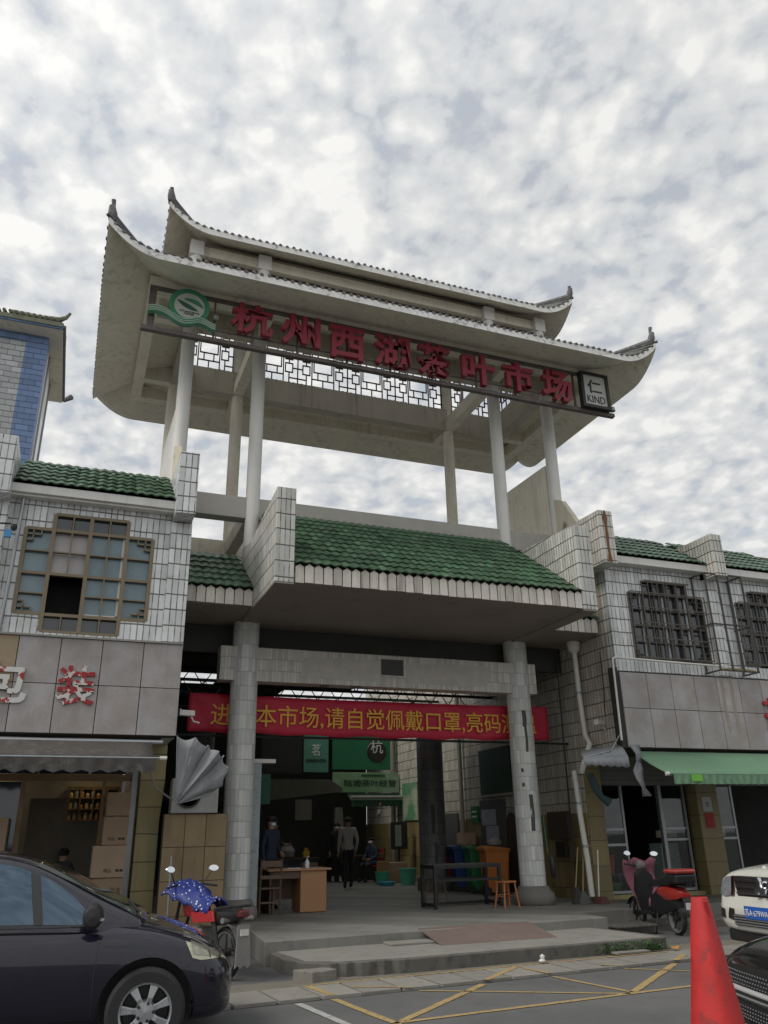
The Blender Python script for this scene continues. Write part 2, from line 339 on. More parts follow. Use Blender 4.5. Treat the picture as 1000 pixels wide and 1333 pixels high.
# wooden ramp on the step
g = G(); g.prism([(11.35, .172), (12.17, .318), (12.17, .295), (11.42, .172)], 'x', 5.15, 7.0)
rampt = obj('access_ramp', g, mat('ramp_board', (.155, .115, .10), .8, .2, 3, .3, 60, spots=.4, dirt=(.1, .085, .075))); tag(rampt, 'low brown board ramp laid from the lower step to the platform', 'ramp')
g = G().box(4.5, 5.3, 11.62, 11.95, .172, .2); tag(obj('loose_slab', g, m_pave, bevel=.006), 'thin loose stone slab lying left of the board ramp', 'slab')
g = G().box(7.35, 7.9, 10.42, 10.58, .02, .05); tag(obj('loose_kerb_stone', g, m_pave, bevel=.006), 'narrow pale stone strip lying in the gutter by the step', 'stone')
# drain grate beside the scooter
dg_ = thing('drain_grate', 'dark iron drain grate in the ground behind the red scooter', 'drain', (9.0, 12.35, .12))
obj('rim', G().box(-.35, .55, -.14, .14, 0, .008), m_black, dg_, world=False)
for i in range(7): obj('bar', G().box(-.3+i*.12, -.24+i*.12, -.12, .12, .008, .022), m_kerb, dg_, world=False)
# weeds at the end of the step
random.seed(3); g = G()
for i in range(560):
    x = random.choice((random.gauss(7.55, .22), random.gauss(8.05, .12))); y = 10.56+.05*random.random(); z = .02+.12*random.random()**2; a = random.uniform(0, 6.3); l = random.uniform(.02, .045)
    d = Vector((math.cos(a)*l, -abs(math.sin(a))*l, random.uniform(.0, .03))); s = Vector((-d.y, d.x, .01)).normalized()*.012
    p = Vector((x, y-.0, z)); g.add([p, p+d*.5+s, p+d, p+d*.5-s], [(0, 1, 2, 3)])
tag(obj('weeds', g, mat('weed_green', (.07, .17, .04), .7, .3, 9)), None, None, None, 'stuff')
tag(obj('fallen_leaf', G().sheet([[(8.2, 10.32, .07), (8.27, 10.3, .06)], [(8.22, 10.4, .075), (8.36, 10.37, .085)]], thick=.006), mat('leaf_orange', (.5, .24, .05), .6)), 'crumpled orange wrapper in the gutter under the weeds', 'litter')
g = G(); g.lathe([(.0, 0), (.035, .01), (.05, .03), (.035, .05), (0, .055)], (6.02, 10.18, .035), 10, sy=.7); g.lathe([(0, 0), (.03, .01), (.035, .035), (0, .06)], (6.05, 10.22, .08), 8)
tag(obj('paper_cup', g, m_whtpl, smooth=True), 'crushed white paper cup on the paving strip', 'litter')

# ------------------------------------------------------------------ glazed roof slopes made of single tiles
def tile_mesh(w, l, m_, nm='tile'):
    g = G(); prof = [(-.5, 0), (-.34, .005), (-.17, .016), (0, .022), (.17, .016), (.34, .005), (.5, 0)]
    rows = [[(a*w, y, z+dz) for a, z in prof] for y, dz in ((0, .03), (l, .0))]
    g.sheet(rows, thick=.022); return mesh(nm, g, m_, True)
def tiled_slope(parent, x0, x1, e, r, w, rows, m_, limit=300, name='roof_tile'):
    """individual tiles from the eave point e=(y,z) up to r"""
    n = round((x1-x0)/w); w = (x1-x0)/n; dy, dz = r[0]-e[0], r[1]-e[1]; L = math.hypot(dy, dz); p = L/rows; ang = math.atan2(dz, dy)
    me = tile_mesh(w*1.0, p*1.14, m_); base = -WL.get(parent, Vector((0, 0, 0))); cnt = 0; rest = G(); Rx = Matrix.Rotation(ang, 4, 'X')
    for j in range(rows):
        for i in range(n):
            q = Vector((x0+w*(i+.5)+random.uniform(-.004, .004), e[0]+dy*j/rows, e[1]+dz*j/rows+.02))
            if cnt < limit:
                o = bpy.data.objects.new(name, me); COL.objects.link(o); o.parent = parent; o.location = q+base
                o.rotation_euler = (ang+random.uniform(-.02, .02), random.uniform(-.03, .03), random.uniform(-.035, .035)); cnt += 1
            else:
                rest.add([T(q) @ Rx @ v.co for v in me.vertices], [tuple(f.vertices) for f in me.polygons])
    if rest.v: tag(obj('ridge_course_tiles', rest, m_, parent, smooth=True), None, kind='stuff')
def fascia(parent, x0, x1, y, z0, z1, w=.163, name='fascia_tile', dirn=1):
    """upright white tiles with pointed heads under the eave"""
    n = max(1, round((x1-x0)/w)); w = (x1-x0)/n; g = G(); h = z1-z0; a = w/2-.009
    g.prism([(-a, 0), (a, 0), (a, h-.055), (0, h), (-a, h-.055)], 'y', -.012, .012)
    me = mesh(name, g, m_fasc)
    for i in range(n):
        link(name, me, parent, loc=(x0+w*(i+.5), y+random.uniform(-.003, .003), z0+random.uniform(-.006, .004)), rot=(random.uniform(-.02, .02), random.uniform(-.012, .012), 0))

# ------------------------------------------------------------------ the market gate
CXC = 5.87
gate = thing('market_gate', 'tall market gateway with green tiled canopy and two-tier upswept roof on white columns', 'gateway', (CXC, 15, .3))
# canopy slab, piers, fascia
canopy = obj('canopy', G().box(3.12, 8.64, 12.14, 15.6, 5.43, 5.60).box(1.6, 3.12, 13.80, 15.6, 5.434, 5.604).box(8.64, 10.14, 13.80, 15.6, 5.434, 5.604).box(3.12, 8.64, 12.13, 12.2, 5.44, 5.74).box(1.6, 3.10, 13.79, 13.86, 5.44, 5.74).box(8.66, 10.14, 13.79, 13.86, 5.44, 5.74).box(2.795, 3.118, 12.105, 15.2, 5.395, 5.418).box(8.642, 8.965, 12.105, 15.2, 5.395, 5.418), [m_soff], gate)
obj('canopy_back_wall', G().box(1.6, 10.14, 15.45, 15.6, 5.6, 6.9), m_cream, gate)
roof = obj('canopy_roof', G().prism([(12.12, 5.74), (14.86, 7.66), (14.86, 5.6), (12.12, 5.6)], 'x', 3.125, 8.635), m_fjoint, gate)
tiled_slope(roof, 3.13, 8.63, (12.06, 5.72), (14.82, 7.66), .165, 11, m_green)
fascia(roof, 3.13, 8.63, 12.11, 5.435, 5.76)
for a, b, nm in ((1.62, 2.79, 'side_roof'), (8.98, 10.13, 'side_roof')):
    sr = obj(nm, G().prism([(13.78, 5.74), (15.4, 6.87), (15.4, 5.61), (13.78, 5.61)], 'x', a, b), m_fjoint, gate)
    tiled_slope(sr, a, b, (13.7, 5.72), (15.38, 6.88), .165, 6, m_green); fascia(sr, a, b, 13.77, 5.445, 5.76)
obj('pier', G().prism([(12.1, 5.42), (15.0, 5.42), (15.0, 6.95), (14.2, 6.82), (12.1, 7.09)], 'x', 2.79, 3.12), mat('pier_tile', (.62, .615, .57), .4, .15, 2, .4, 40, streak=.45, dirt=(.22, .16, .08), brick=(.085, .275, .008, (.06, .055, .045))), gate, bevel=.012)
obj('pier', G().prism([(12.1, 5.42), (15.0, 5.42), (15.0, 7.3), (12.1, 7.09)], 'x', 8.64, 8.97), MATS['pier_tile'], gate, bevel=.012)
# big tiled columns
def fluted(parent, x, y, r, z0, z1, m_, name='column', n=32):
    g = G().lathe([(r, 0), (r, (z1-z0)*.5), (r*.97, z1-z0)], (0, 0, 0), n); return obj(name, g, m_, parent, smooth=True, loc=(x, y, z0))
patch = mat('bare_patch', (.075, .078, .07), .9, .3, 8)
for x in (2.95, 8.81):
    c = fluted(gate, x, 15.0, .255, .3, 5.43, m_tilec2, 'column')
    g = G().lathe([(.36, 0), (.40, .04), (.41, .12), (.39, .2), (.33, .25), (.30, .32), (.258, .335)], (0, 0, 0), 28); obj('plinth', g, mat('plinth_concrete', (.17, .165, .15), .9, .2, 4, .4), c, world=True, loc=None, smooth=True).location = (0, 0, 0)
    if x > 5:
        for z0, z1, a0, a1 in ((3.62, 3.95, -1.95, -1.60), (3.12, 3.62, -1.84, -1.62), (2.45, 2.8, -2.35, -2.15), (1.62, 2.3, -1.90, -1.58)):
            rows = [[(.2575*math.cos(a), .2575*math.sin(a), z-.3) for a in (a0, (a0+a1)/2, a1)] for z in (z0, (z0+z1)/2, z1)]
            rows[1] = [(p[0]+.012, p[1], p[2]) for p in rows[1]]
            q = obj('missing_tile_patch', G().sheet(rows), patch, c, world=False)
# tiled lintel beam behind the columns
lint = obj('lintel', G().box(2.46, 9.2, 14.86, 15.2, 4.31, 4.95), m_beam, gate, bevel=.01)
obj('plaque', G().box(5.66, 6.12, 14.835, 14.86, 4.55, 4.86), mat('plaque_dark', (.05, .048, .045), .6, .3), lint)
obj('bare_patch', G().prism([(4.0, 4.44), (4.06, 4.8), (5.1, 4.83), (5.64, 4.83), (5.64, 4.42), (4.9, 4.40)], 'y', 14.852, 14.859), mat('render_patch', (.50, .475, .43), .9, .2, 6, .3), lint)
obj('bare_patch', G().prism([(6.2, 4.42), (6.2, 4.82), (7.2, 4.84), (8.05, 4.82), (8.1, 4.7), (8.0, 4.42), (7.3, 4.40)], 'y', 14.852, 14.859), MATS['render_patch'], lint)
# pavilion frame
obj('parapet_beam', G().box(1.6, 10.14, 14.95, 15.25, 7.58, 8.04), mat('grey_plaster', (.40, .385, .345), .8, .15, 2, .3, streak=.35, dirt=(.18, .15, .12)), gate, bevel=.01)
obj('rear_beam', G().box(1.6, 10.14, 17.45, 17.75, 7.6, 7.97), m_cream, gate, bevel=.01)
for x in (2.83, 8.7): obj('tie_beam', G().box(x, x+.24, 15.25, 17.45, 7.6, 7.95), m_cream, gate, bevel=.01)
FX = (1.40, 2.95, 8.78, 10.27)
for y in (15.0, 17.6):
    for x in FX:
        z0 = 5.6 if x in (2.95, 8.78) and y < 16 else 7.3
        c = fluted(gate, x, y, .145, z0, 13.74, m_white if y < 16 else m_cream, 'column', 20)
        obj('capital', G().box(-.15, .15, -.15, .15, 13.74-z0, 14.12-z0), m_white, c, world=False)
wing = mat('peeling_plaster', (.62, .57, .45), .85, .12, 2, .2, col2=(.25, .21, .15), c2s=1.7, c2t=(.56, .60), streak=.3, dirt=(.2, .15, .1))
for x in (1.34, 10.20):
    obj('wing_wall', G().prism([(15.12, 7.3), (17.45, 7.3), (17.45, 10.0), (15.12, 9.93)], 'x', x-.07, x+.07), m_cream if x > 5 else m_white, gate)
    obj('wing_wall', G().prism([(13.9, 7.3), (14.9, 7.3), (14.9, 8.95), (14.6, 8.8), (14.05, 8.0), (13.9, 7.9)], 'x', x-.05, x+.07), wing, gate)
# lower roof ring: beams, soffit slabs, skirt
cx, cy = 5.88, 16.3
def rect(hx, hy): return [(cx-hx, cy-hy), (cx+hx, cy-hy), (cx+hx, cy+hy), (cx-hx, cy+hy)]
def ring_beam(parent, hx, hy, w, z0, z1, m_, name='ring_beam'):
    x0, x1, y0, y1 = cx-hx, cx+hx, cy-hy, cy+hy
    for b in ((x0, x1, y0, y0+w), (x0, x1, y1-w, y1), (x0, x0+w, y0+w, y1-w), (x1-w, x1, y0+w, y1-w)):
        obj(name, G().box(*b, z0, z1), m_, parent, bevel=.008)
def skirt(name, ox, oy, ix, iy, z_e, z_i, lift, fall, parent, m_, tk=.13, sag=.0):
    """four sloping slabs with upturned corners; returns a point sampler for the top"""
    O, I = rect(ox, oy), rect(ix, iy)
    def pt(s, a, t, dz=0):
        p = Vector(O[s]).lerp(Vector(O[(s+1) % 4]), a); q = Vector(I[s]).lerp(Vector(I[(s+1) % 4]), a)
        L = (Vector(O[s])-Vector(O[(s+1) % 4])).length; d = min(a, 1-a)*L; k = max(0, 1-d/fall)
        z = z_e+(z_i-z_e)*t-sag*math.sin(math.pi*t); e = p.lerp(q, t); z += lift*k*k*(1-t)**1.3
        return Vector((e.x, e.y, z+dz))
    for s in range(4):
        n = 44; nt_ = 5
        aa = [i/n for i in range(n+1)]; L = (Vector(O[s])-Vector(O[(s+1) % 4])).length
        aa = sorted(set([round(v, 5) for v in aa]+[round(fall*q/L/8, 5) for q in range(9)]+[round(1-fall*q/L/8, 5) for q in range(9)]))
        g = G(); g.sheet([[pt(s, a, t/nt_) for a in aa] for t in range(nt_+1)][::-1], 0); nb = len(g.v)
        g.sheet([[pt(s, a, t/nt_, tk) for a in aa] for t in range(nt_+1)], 0)
        o1 = len(g.v); g.sheet([[pt(s, a, 0, -.004)+Vector((0, 0, 0)) for a in aa], [pt(s, a, 0, tk+.02) for a in aa]], 1)
        obj(name, g, [m_, m_weath], parent, smooth=True)
    return pt
low = obj('lower_roof', G().box(cx-4.2, cx+4.2, 15.3, 15.31, 12.3, 12.31), m_cream, gate)
pt = skirt('roof_slab', 6.33, 3.35, 4.55, 1.22, 11.87, 12.34, .58, 1.05, low, m_cream)
def tile_ribs(parent, pt, ox, oy, tk, name, z_extra=.0, pitch=.155, r=.042):
    O = rect(ox, oy); g = G()
    for s in range(4):
        L = (Vector(O[s])-Vector(O[(s+1) % 4])).length; n = int(L/pitch)
        for i in range(n+1):
            a = i/n; pts = [pt(s, a, t, tk) for t in (-.012, .0, .12, .3, .55, 1)]; vs = []
            sd_ = (Vector(O[(s+1) % 4])-Vector(O[s])).normalized(); sd_ = Vector((sd_.x, sd_.y, 0))
            jz = random.uniform(-.01, .015)
            for p in pts:
                for ang in (0, .25, .5, .75, 1): vs.append(p+sd_*math.cos(math.pi*ang)*r+Vector((0, 0, math.sin(math.pi*ang)*r*1.25+jz+.01)))
            k = len(pts); fs = [(q*5+j, q*5+j+1, q*5+j+6, q*5+j+5) for q in range(k-1) for j in range(4)]+[(4, 3, 2, 1, 0)]
            g.add(vs, fs)
    tag(obj(name, g, m_greyt, parent, smooth=False), None, kind='stuff')
tile_ribs(low, pt, 6.33, 3.35, .13, 'tile_ribs')
def hips(parent, ox, oy, ix, iy, pt, tk, tipz, name='hip_finial'):
    for s in range(4):
        pts = [pt(s, 0, t, tk+.06) for t in (1, .75, .5, .3, .15, .04)]; c = Vector((cx, cy, 0)); e = pts[-1]; d = Vector((e.x-cx, e.y-cy, 0)); d = Vector((math.copysign(1, d.x), math.copysign(1, d.y), 0)).normalized()
        pts += [e+d*.03+Vector((0, 0, .10)), e+d*.06+Vector((0, 0, .26)), Vector((e.x+d.x*.03, e.y+d.y*.03, tipz-.12)), Vector((e.x+d.x*.05, e.y+d.y*.05, tipz))]
        obj(name, G().tube(pts, [.1, .1, .1, .1, .1, .105, .09, .06, .035, .045], 8), m_greyt, parent, smooth=True)
hips(low, 6.33, 3.35, 4.55, 1.22, pt, .13, 13.05)
ring_beam(low, 5.44, 2.36, .24, 11.89, 12.22, m_cream)
ring_beam(low, 4.58, 1.45, .28, 11.85, 12.50, mat('stained_concrete', (.50, .46, .385), .85, .2, 1.5, .3, streak=.7, dirt=(.17, .145, .115)), 'upstand_beam')
for x in (2.95, 8.78): obj('cross_beam', G().box(x-.12, x+.12, 15.13, 17.47, 11.852, 12.2), m_cream, low, bevel=.008)
for x in (2.95, 8.78):
    for a, b in ((14.18, 14.85), (17.75, 18.42)): obj('cantilever_beam', G().box(x-.1, x+.1, a, b, 11.9, 12.25), m_cream, low)
for y in (15.0, 17.6):
    for a, b in ((.68, 1.3), (10.46, 11.08)): obj('cantilever_beam', G().box(a, b, y-.1, y+.1, 11.9, 12.3), m_cream, low)
# upper roof
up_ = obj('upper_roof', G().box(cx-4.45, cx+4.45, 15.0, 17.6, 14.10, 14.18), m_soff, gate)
pt2 = skirt('roof_slab', 5.19, 1.85, 4.0, .35, 14.02, 14.75, .52, 1.0, up_, m_cream)
tile_ribs(up_, pt2, 5.19, 1.85, .13, 'tile_ribs')
hips(up_, 5.19, 1.85, 4.0, .35, pt2, .13, 15.07)
obj('ridge', G().box(cx-4.05, cx+4.05, 15.93, 16.67, 14.75, 15.05), m_greyt, up_)
ring_beam(up_, 4.45, 1.32, .14, 13.84, 14.10, m_cream)
# lattice screens between the two roofs
def lattice(x0, x1, z0, z1, fixed, axis='x'):
    g = G(); w = .014
    def bar(a0, b0, a1, b1):
        lo, hi = (min(a0, a1)-w, max(a0, a1)+w), (min(b0, b1)-w, max(b0, b1)+w)
        if axis == 'x': g.box(lo[0], lo[1], fixed-w, fixed+w, *hi)
        else: g.box(fixed-w, fixed+w, lo[0], lo[1], *hi)
    def rc(a0, b0, a1, b1): bar(a0, b0, a1, b0); bar(a0, b1, a1, b1); bar(a0, b0, a0, b1); bar(a1, b0, a1, b1)
    H = z1-z0; n = max(1, round((x1-x0)/1.45)); u = (x1-x0)/n
    rc(x0, z0, x1, z1)
    for k in range(n):
        a = x0+k*u; f = lambda q: a+q*u; zf = lambda q: z0+q*H
        rc(f(.32), zf(.40), f(.68), zf(.74)); rc(f(.10), zf(.30), f(.24), zf(.52)); rc(f(.76), zf(.30), f(.90), zf(.52))
        rc(f(.10), zf(.62), f(.24), zf(.84)); rc(f(.76), zf(.62), f(.90), zf(.84))
        for q in (.40, .60): bar(f(q), zf(.40), f(q), zf(.22)); bar(f(q), zf(.74), f(q), zf(.88))
        bar(f(.28), zf(0), f(.28), zf(1)); bar(f(.72), zf(0), f(.72), zf(1)); bar(f(.28), zf(.22), f(.72), zf(.22)); bar(f(.28), zf(.88), f(.72), zf(.88))
        bar(f(.5), zf(0), f(.5), zf(.22)); bar(f(.5), zf(.88), f(.5), zf(1)); bar(f(0), zf(.41), f(.10), zf(.41)); bar(f(.9), zf(.41), f(1), zf(.41)); bar(f(0), zf(.73), f(.10), zf(.73)); bar(f(.9), zf(.73), f(1), zf(.73))
        bar(f(.17), zf(0), f(.17), zf(.30)); bar(f(.83), zf(0), f(.83), zf(.30)); bar(f(.17), zf(.52), f(.17), zf(.62)); bar(f(.83), zf(.52), f(.83), zf(.62)); bar(f(0), zf(.16), f(.17), zf(.16)); bar(f(.83), zf(.16), f(1), zf(.16))
        bar(f(.24), zf(.41), f(.32), zf(.57)) if 0 else None
        if k: bar(a, z0, a, z1)
    obj('lattice_screen', g, m_lat, low)
for y in (15.0, 17.6):
    for a, b in ((1.56, 2.79), (3.11, 8.62), (8.94, 10.11)): lattice(a, b, 12.515, 13.72, y)
for x in (1.40, 10.27): lattice(15.16, 17.44, 12.515, 13.72, x, 'y')

# ------------------------------------------------------------------ rooftop letter sign
sf = thing('letter_sign', 'long open steel sign frame holding eight bulky red characters under the roof eave', 'sign', (5.88, 13.86, 10.9))
obj('top_rail', G().box(.46, 11.3, 13.86, 13.93, 11.86, 11.93), m_sgn, sf); obj('bottom_rail', G().box(.36, 11.42, 13.84, 13.95, 10.86, 10.95), m_sgn, sf)
obj('end_post', G().box(.46, .60, 13.86, 13.93, 10.95, 11.86), m_sgn, sf)
obj('middle_rail', G().box(1.8, 10.3, 13.90, 13.93, 11.16, 11.19), m_sgn, sf)
for i, x in enumerate((1.75, 2.55, 3.5, 4.6, 5.6, 6.6, 7.7, 8.7, 9.75, 10.35)): obj('strut', G().box(x, x+.04, 13.89, 13.93, 10.95, 11.86), m_sgn, sf)
for x in (2.95, 8.78): obj('bracket', G().tube([(x, 13.95, 10.92), (x, 14.87, 11.5)], .035, 6), m_sgn, sf)
LET = [('杭', 2.08, 2.95, 11.13, 11.83), ('州', 3.11, 3.97, 11.08, 11.81), ('西', 4.17, 4.96, 10.98, 11.75), ('湖', 5.18, 6.02, 11.0, 11.78), ('茶', 6.2, 7.02, 10.98, 11.78), ('叶', 7.29, 8.12, 10.98, 11.74), ('市', 8.34, 9.13, 11.0, 11.74), ('场', 9.37, 10.17, 10.95, 11.74)]
for ch, a, b, c0, c1 in LET:
    text('red_character', ch, b-a, c1-c0+.03, .13, T((( a+b)/2, 13.76, (c0+c1)/2)), m_red, sf, off=.024)
# round emblem with the wave
em = thing('emblem_sign', 'round green leaf emblem over a striped wave at the left end of the sign frame', 'sign', (1.2, 13.78, 10.95))
eg, ew, eg2 = mat('emblem_green', (.03, .20, .10), .5, .12), mat('emblem_cream', (.42, .44, .36), .5, .1), mat('emblem_dark', (.015, .085, .055), .5)
ex, ez = 1.24, 11.5
obj('disc', G().lathe([(.30, -.05), (.31, -.07), (.40, -.07), (.40, 0), (.30, 0)], (ex, 13.78, ez), 40, axis='y', cap=False), eg, em)
obj('face', G().lathe([(0, -.055), (.315, -.055), (.315, -.02), (0, -.02)], (ex, 13.78, ez), 40, axis='y'), ew, em)
def leaf(x0, z0, x1, z1, w, m_, y, bend=.0):
    n = 10; a = []; b = []; d = Vector((x1-x0, z1-z0)); t = Vector((-d.y, d.x)).normalized()
    for i in range(n+1):
        q = i/n; p = Vector((x0, z0))+d*q+t*bend*math.sin(math.pi*q); s = w*math.sin(math.pi*q)**.8; a.append(p+t*s); b.append(p-t*s*.55)
    obj('leaf', G().prism([tuple(v) for v in a+b[::-1][1:-1]], 'y', y, y+.012), m_, em)
leaf(ex-.25, ez+.10, ex+.17, ez-.09, .06, eg2, 13.708, -.03); leaf(ex-.12, ez+.14, ex+.28, ez+.0, .055, eg, 13.706, .04)
for a, b, s in ((ex-.2, ex+.2, 'Westlake'), (ex-.1, ex+.1, 'market')): text('lettering', s, b-a, .05, .01, T((ex, 13.72, ez-.14 if s[0] == 'W' else ez-.19)), eg2, em)
def wave(z0, w, m_, y, d):
    P = [(.46, .0), (.62, .035), (.8, .0), (.98, -.10), (1.14, -.15), (1.3, -.12), (1.42, -.07), (1.56, -.085), (1.68, -.14), (1.78, -.17)]
    # smooth through the points
    Q = []
    for i in range(len(P)-1):
        p0, p1, p2, p3 = P[max(0, i-1)], P[i], P[i+1], P[min(len(P)-1, i+2)]
        for k in range(4):
            t = k/4; Q.append(tuple(.5*((2*p1[j])+(-p0[j]+p2[j])*t+(2*p0[j]-5*p1[j]+4*p2[j]-p3[j])*t*t+(-p0[j]+3*p1[j]-3*p2[j]+p3[j])*t**3) for j in (0, 1)))
    Q.append(P[-1]); a = [(x, z0+z+w/2) for x, z in Q]; b = [(x, z0+z-w/2) for x, z in Q]
    obj('wave_band', G().prism(a+b[::-1], 'y', y, y+d), m_, em)
wg = mat('wave_green', (.13, .34, .22), .5, .12); wave(11.27, .17, wg, 13.72, .09)
for k in range(3): wave(11.325-k*.05, .016, ew, 13.708, .012)
wave(11.20, .02, eg, 13.708, .01)
obj('registered_disc', G().lathe([(0, -.03), (.065, -.03), (.065, 0), (0, 0)], (1.78, 13.78, 11.37), 16, axis='y'), mat('grey_disc', (.12, .12, .12), .5), em)
text('lettering', '®', .095, .095, .012, T((1.78, 13.742, 11.37)), ew, em)
kb = thing('lightbox_sign', 'small square white sign with black frame reading KIND at the right end of the letters', 'sign', (10.86, 13.8, 10.92))
obj('panel', G().box(10.53, 11.17, 13.74, 13.82, 11.01, 11.83), mat('signbox_white', (.50, .51, .48), .5, .1), kb)
bfm = mat('signbox_frame', (.02, .02, .018), .5, .2)
for b in ((10.46, 11.25, 11.83, 11.90), (10.46, 11.25, 10.94, 11.01)): obj('frame', G().box(b[0], b[1], 13.70, 13.84, b[2], b[3]), bfm, kb)
for a in (10.46, 11.17): obj('frame', G().box(a, a+.075, 13.70, 13.84, 11.012, 11.828), bfm, kb)
text('lettering', '仁', .40, .36, .012, T((10.85, 13.735, 11.53)), bfm, kb, off=.012); text('lettering', 'KIND', .50, .19, .012, T((10.86, 13.735, 11.18)), bfm, kb)
g = G(); g.lathe([(0, 0), (.07, .02), (.06, .12), (0, .16)], (11.34, 13.8, 10.96), 10); tag(obj('flood_lamp', g, m_alu, smooth=True), 'small grey lamp on the right tip of the sign rail', 'lamp')
# ------------------------------------------------------------------ left and right market wings
FY = 13.37
def wall_open(g, x0, x1, z0, z1, holes, y0, y1, m=0):
    """wall with rectangular openings, as butted boxes"""
    xs = sorted({x0, x1, *[h[0] for h in holes], *[h[1] for h in holes]}); zs = sorted({z0, z1, *[h[2] for h in holes], *[h[3] for h in holes]})
    for a, b in zip(xs, xs[1:]):
        run = None
        for c, d in zip(zs, zs[1:]):
            mx, mz = (a+b)/2, (c+d)/2; hole = any(h[0] < mx < h[1] and h[2] < mz < h[3] for h in holes)
            if not hole: run = (run[0], d) if run else (c, d)
            if hole and run: g.box(a, b, y0, y1, *run, m); run = None
        if run: g.box(a, b, y0, y1, *run, m)
def market_window(parent, X, Z, left=True):
    """X: five mullion lines; Z: sill low, sill, mid rail, transom, head"""
    fm = m_brnframe if left else mat('dark_frame', (.10, .088, .075), .5, .2)
    y = FY+.02; g = G(); w = .035 if left else .022
    def v(x, a, b, q=w): q = q if left else .022; g.box(x-q/2-.008, x+q/2+.008, y-.03, y+.05, a, b)
    def h(z, a, b, q=w): g.box(a, b, y-.025, y+.045, z-q/2, z+q/2)
    z0, z1, z2, z3, z4 = Z
    for i, x in enumerate(X): v(x, *((z1, z3) if i in (0, 4) else (z0, z4)), .045)
    h(z4, X[1], X[3], .05 if left else .03); h(z3, X[0], X[4], .05 if left else .03); h(z2, X[0], X[4], .045); h(z1, X[0], X[4], .05); h(z0, X[1], X[3], .04)
    for a, b in ((X[1], X[2]), (X[2], X[3])):
        m_ = (a+b)/2; g.box(m_-.012, m_+.012, y-.02, y+.03, z3, z4); g.box(m_-.012, m_+.012, y-.02, y+.03, z0, z1)
        if not (left and a == X[1]): g.box(m_-.012, m_+.012, y-.02, y+.03, z1, z2); h((z1+z2)/2, a, b, .02)
        g.box(m_-.012, m_+.012, y-.02, y+.03, z2, z3); h((z2+z3)/2, a, b, .02)
    for a, b, s in ((X[0], X[1], 1), (X[3], X[4], -1)):
        h((z1+z2)/2, a, b, .02); h((z2+z3)/2, a, b, .02)
        o = a if s > 0 else b
        for zc, t in ((z3, -1), (z1, 1)):
            for k in ((.12, .2), (.24, .1)): g.box(min(o, o+s*k[0]), max(o, o+s*k[0]), y-.02, y+.03, zc+t*k[1]-.01, zc+t*k[1]+.01); g.box(o+s*k[0]-.01, o+s*k[0]+.01, y-.02, y+.03, min(zc, zc+t*k[1]), max(zc, zc+t*k[1]))
    win = obj('window', g, fm, parent)
    def pane(a, b, c, d, m_, off=.055): obj('pane', G().box(a+.02, b-.02, y+off, y+off+.01, c+.02, d-.02), m_, win)
    G1 = m_glass if left else m_glass2
    for a, b in ((X[1], X[2]), (X[2], X[3])):
        m2 = (a+b)/2
        for p, q in ((a, m2), (m2, b)): pane(p, q, z3, z4, m_glass2); pane(p, q, z0, z1, m_glass2)
    pane(X[0], X[1], z1, z2, G1); pane(X[0], X[1], z2, z3, G1); pane(X[3], X[4], z1, z2, G1); pane(X[3], X[4], z2, z3, G1)
    if left:
        pane(X[1], X[2], z2, z3, m_curt, .08); pane(X[2], X[3], z1, z2, G1); pane(X[2], X[3], z2, z3, G1)
        g = G(); a, b = X[2]+.05, X[3]-.03
        g.box(b-.035, b, y+.03, y+.052, z1+.02, z3-.02); g.box(a, b, y+.03, y+.052, z1+.02, z1+.055); obj('sliding_sash', g, m_whtpl, win)
        obj('room_dark', G().box(X[1], X[2], y+.45, y+.46, z1, z2), m_dark, win)
    else:
        for i in range(4):
            a, b = X[i], X[i+1]
            if i in (1, 2): pane(a, b, z1, z2, G1); pane(a, b, z2, z3, G1)
            if i in (0, 1, 2): obj('sliding_sash', G().box(b-.075, b-.03, y+.02, y+.05, z1+.02, z3-.02), mat('sash_alu', (.42, .45, .47), .5, .1), win)
            obj('curtain', G().prism([(a+.05, y+.09), (a+.10, y+.07), (a+.14, y+.1), (a+.17, y+.08), (a+.17, y+.11), (a+.05, y+.12)], 'z', z1+.03, z3-.05), mat('grey_curtain', (.45, .48, .50), .8, .15), win)
        g = G(); yb = y-.12
        n = 8
        for i in range(n+1):
            x = X[0]+(X[4]-X[0])*i/n; hi = z4 if X[1]-.02 < x < X[3]+.02 else z3; g.box(x-.009, x+.009, yb, yb+.018, z1, hi)
        for z in (z1+.02, z2-.28, z2+.05, z3-.33, z3): g.box(X[0], X[4], yb-.012, yb, z-.011, z+.011)
        g.box(X[1], X[3], yb-.015, yb, z4-.03, z4)
        obj('security_bars', g, mat('rusty_bars', (.11, .095, .08), .7, .3, 8), win)
    return win
def granite_panels(parent, xs, zs, y, odd=None, ph=()):
    base = -WL.get(parent, Vector((0, 0, 0)))
    for i in range(len(xs)-1):
        for j in range(len(zs)-1):
            g = G().box(xs[i]+.006, xs[i+1]-.006, y-.03, y, zs[j]+.005, zs[j+1]-.005)
            o = obj('granite_panel', g, m_gran2 if (i, j) == odd else m_gran, parent, bevel=.003)
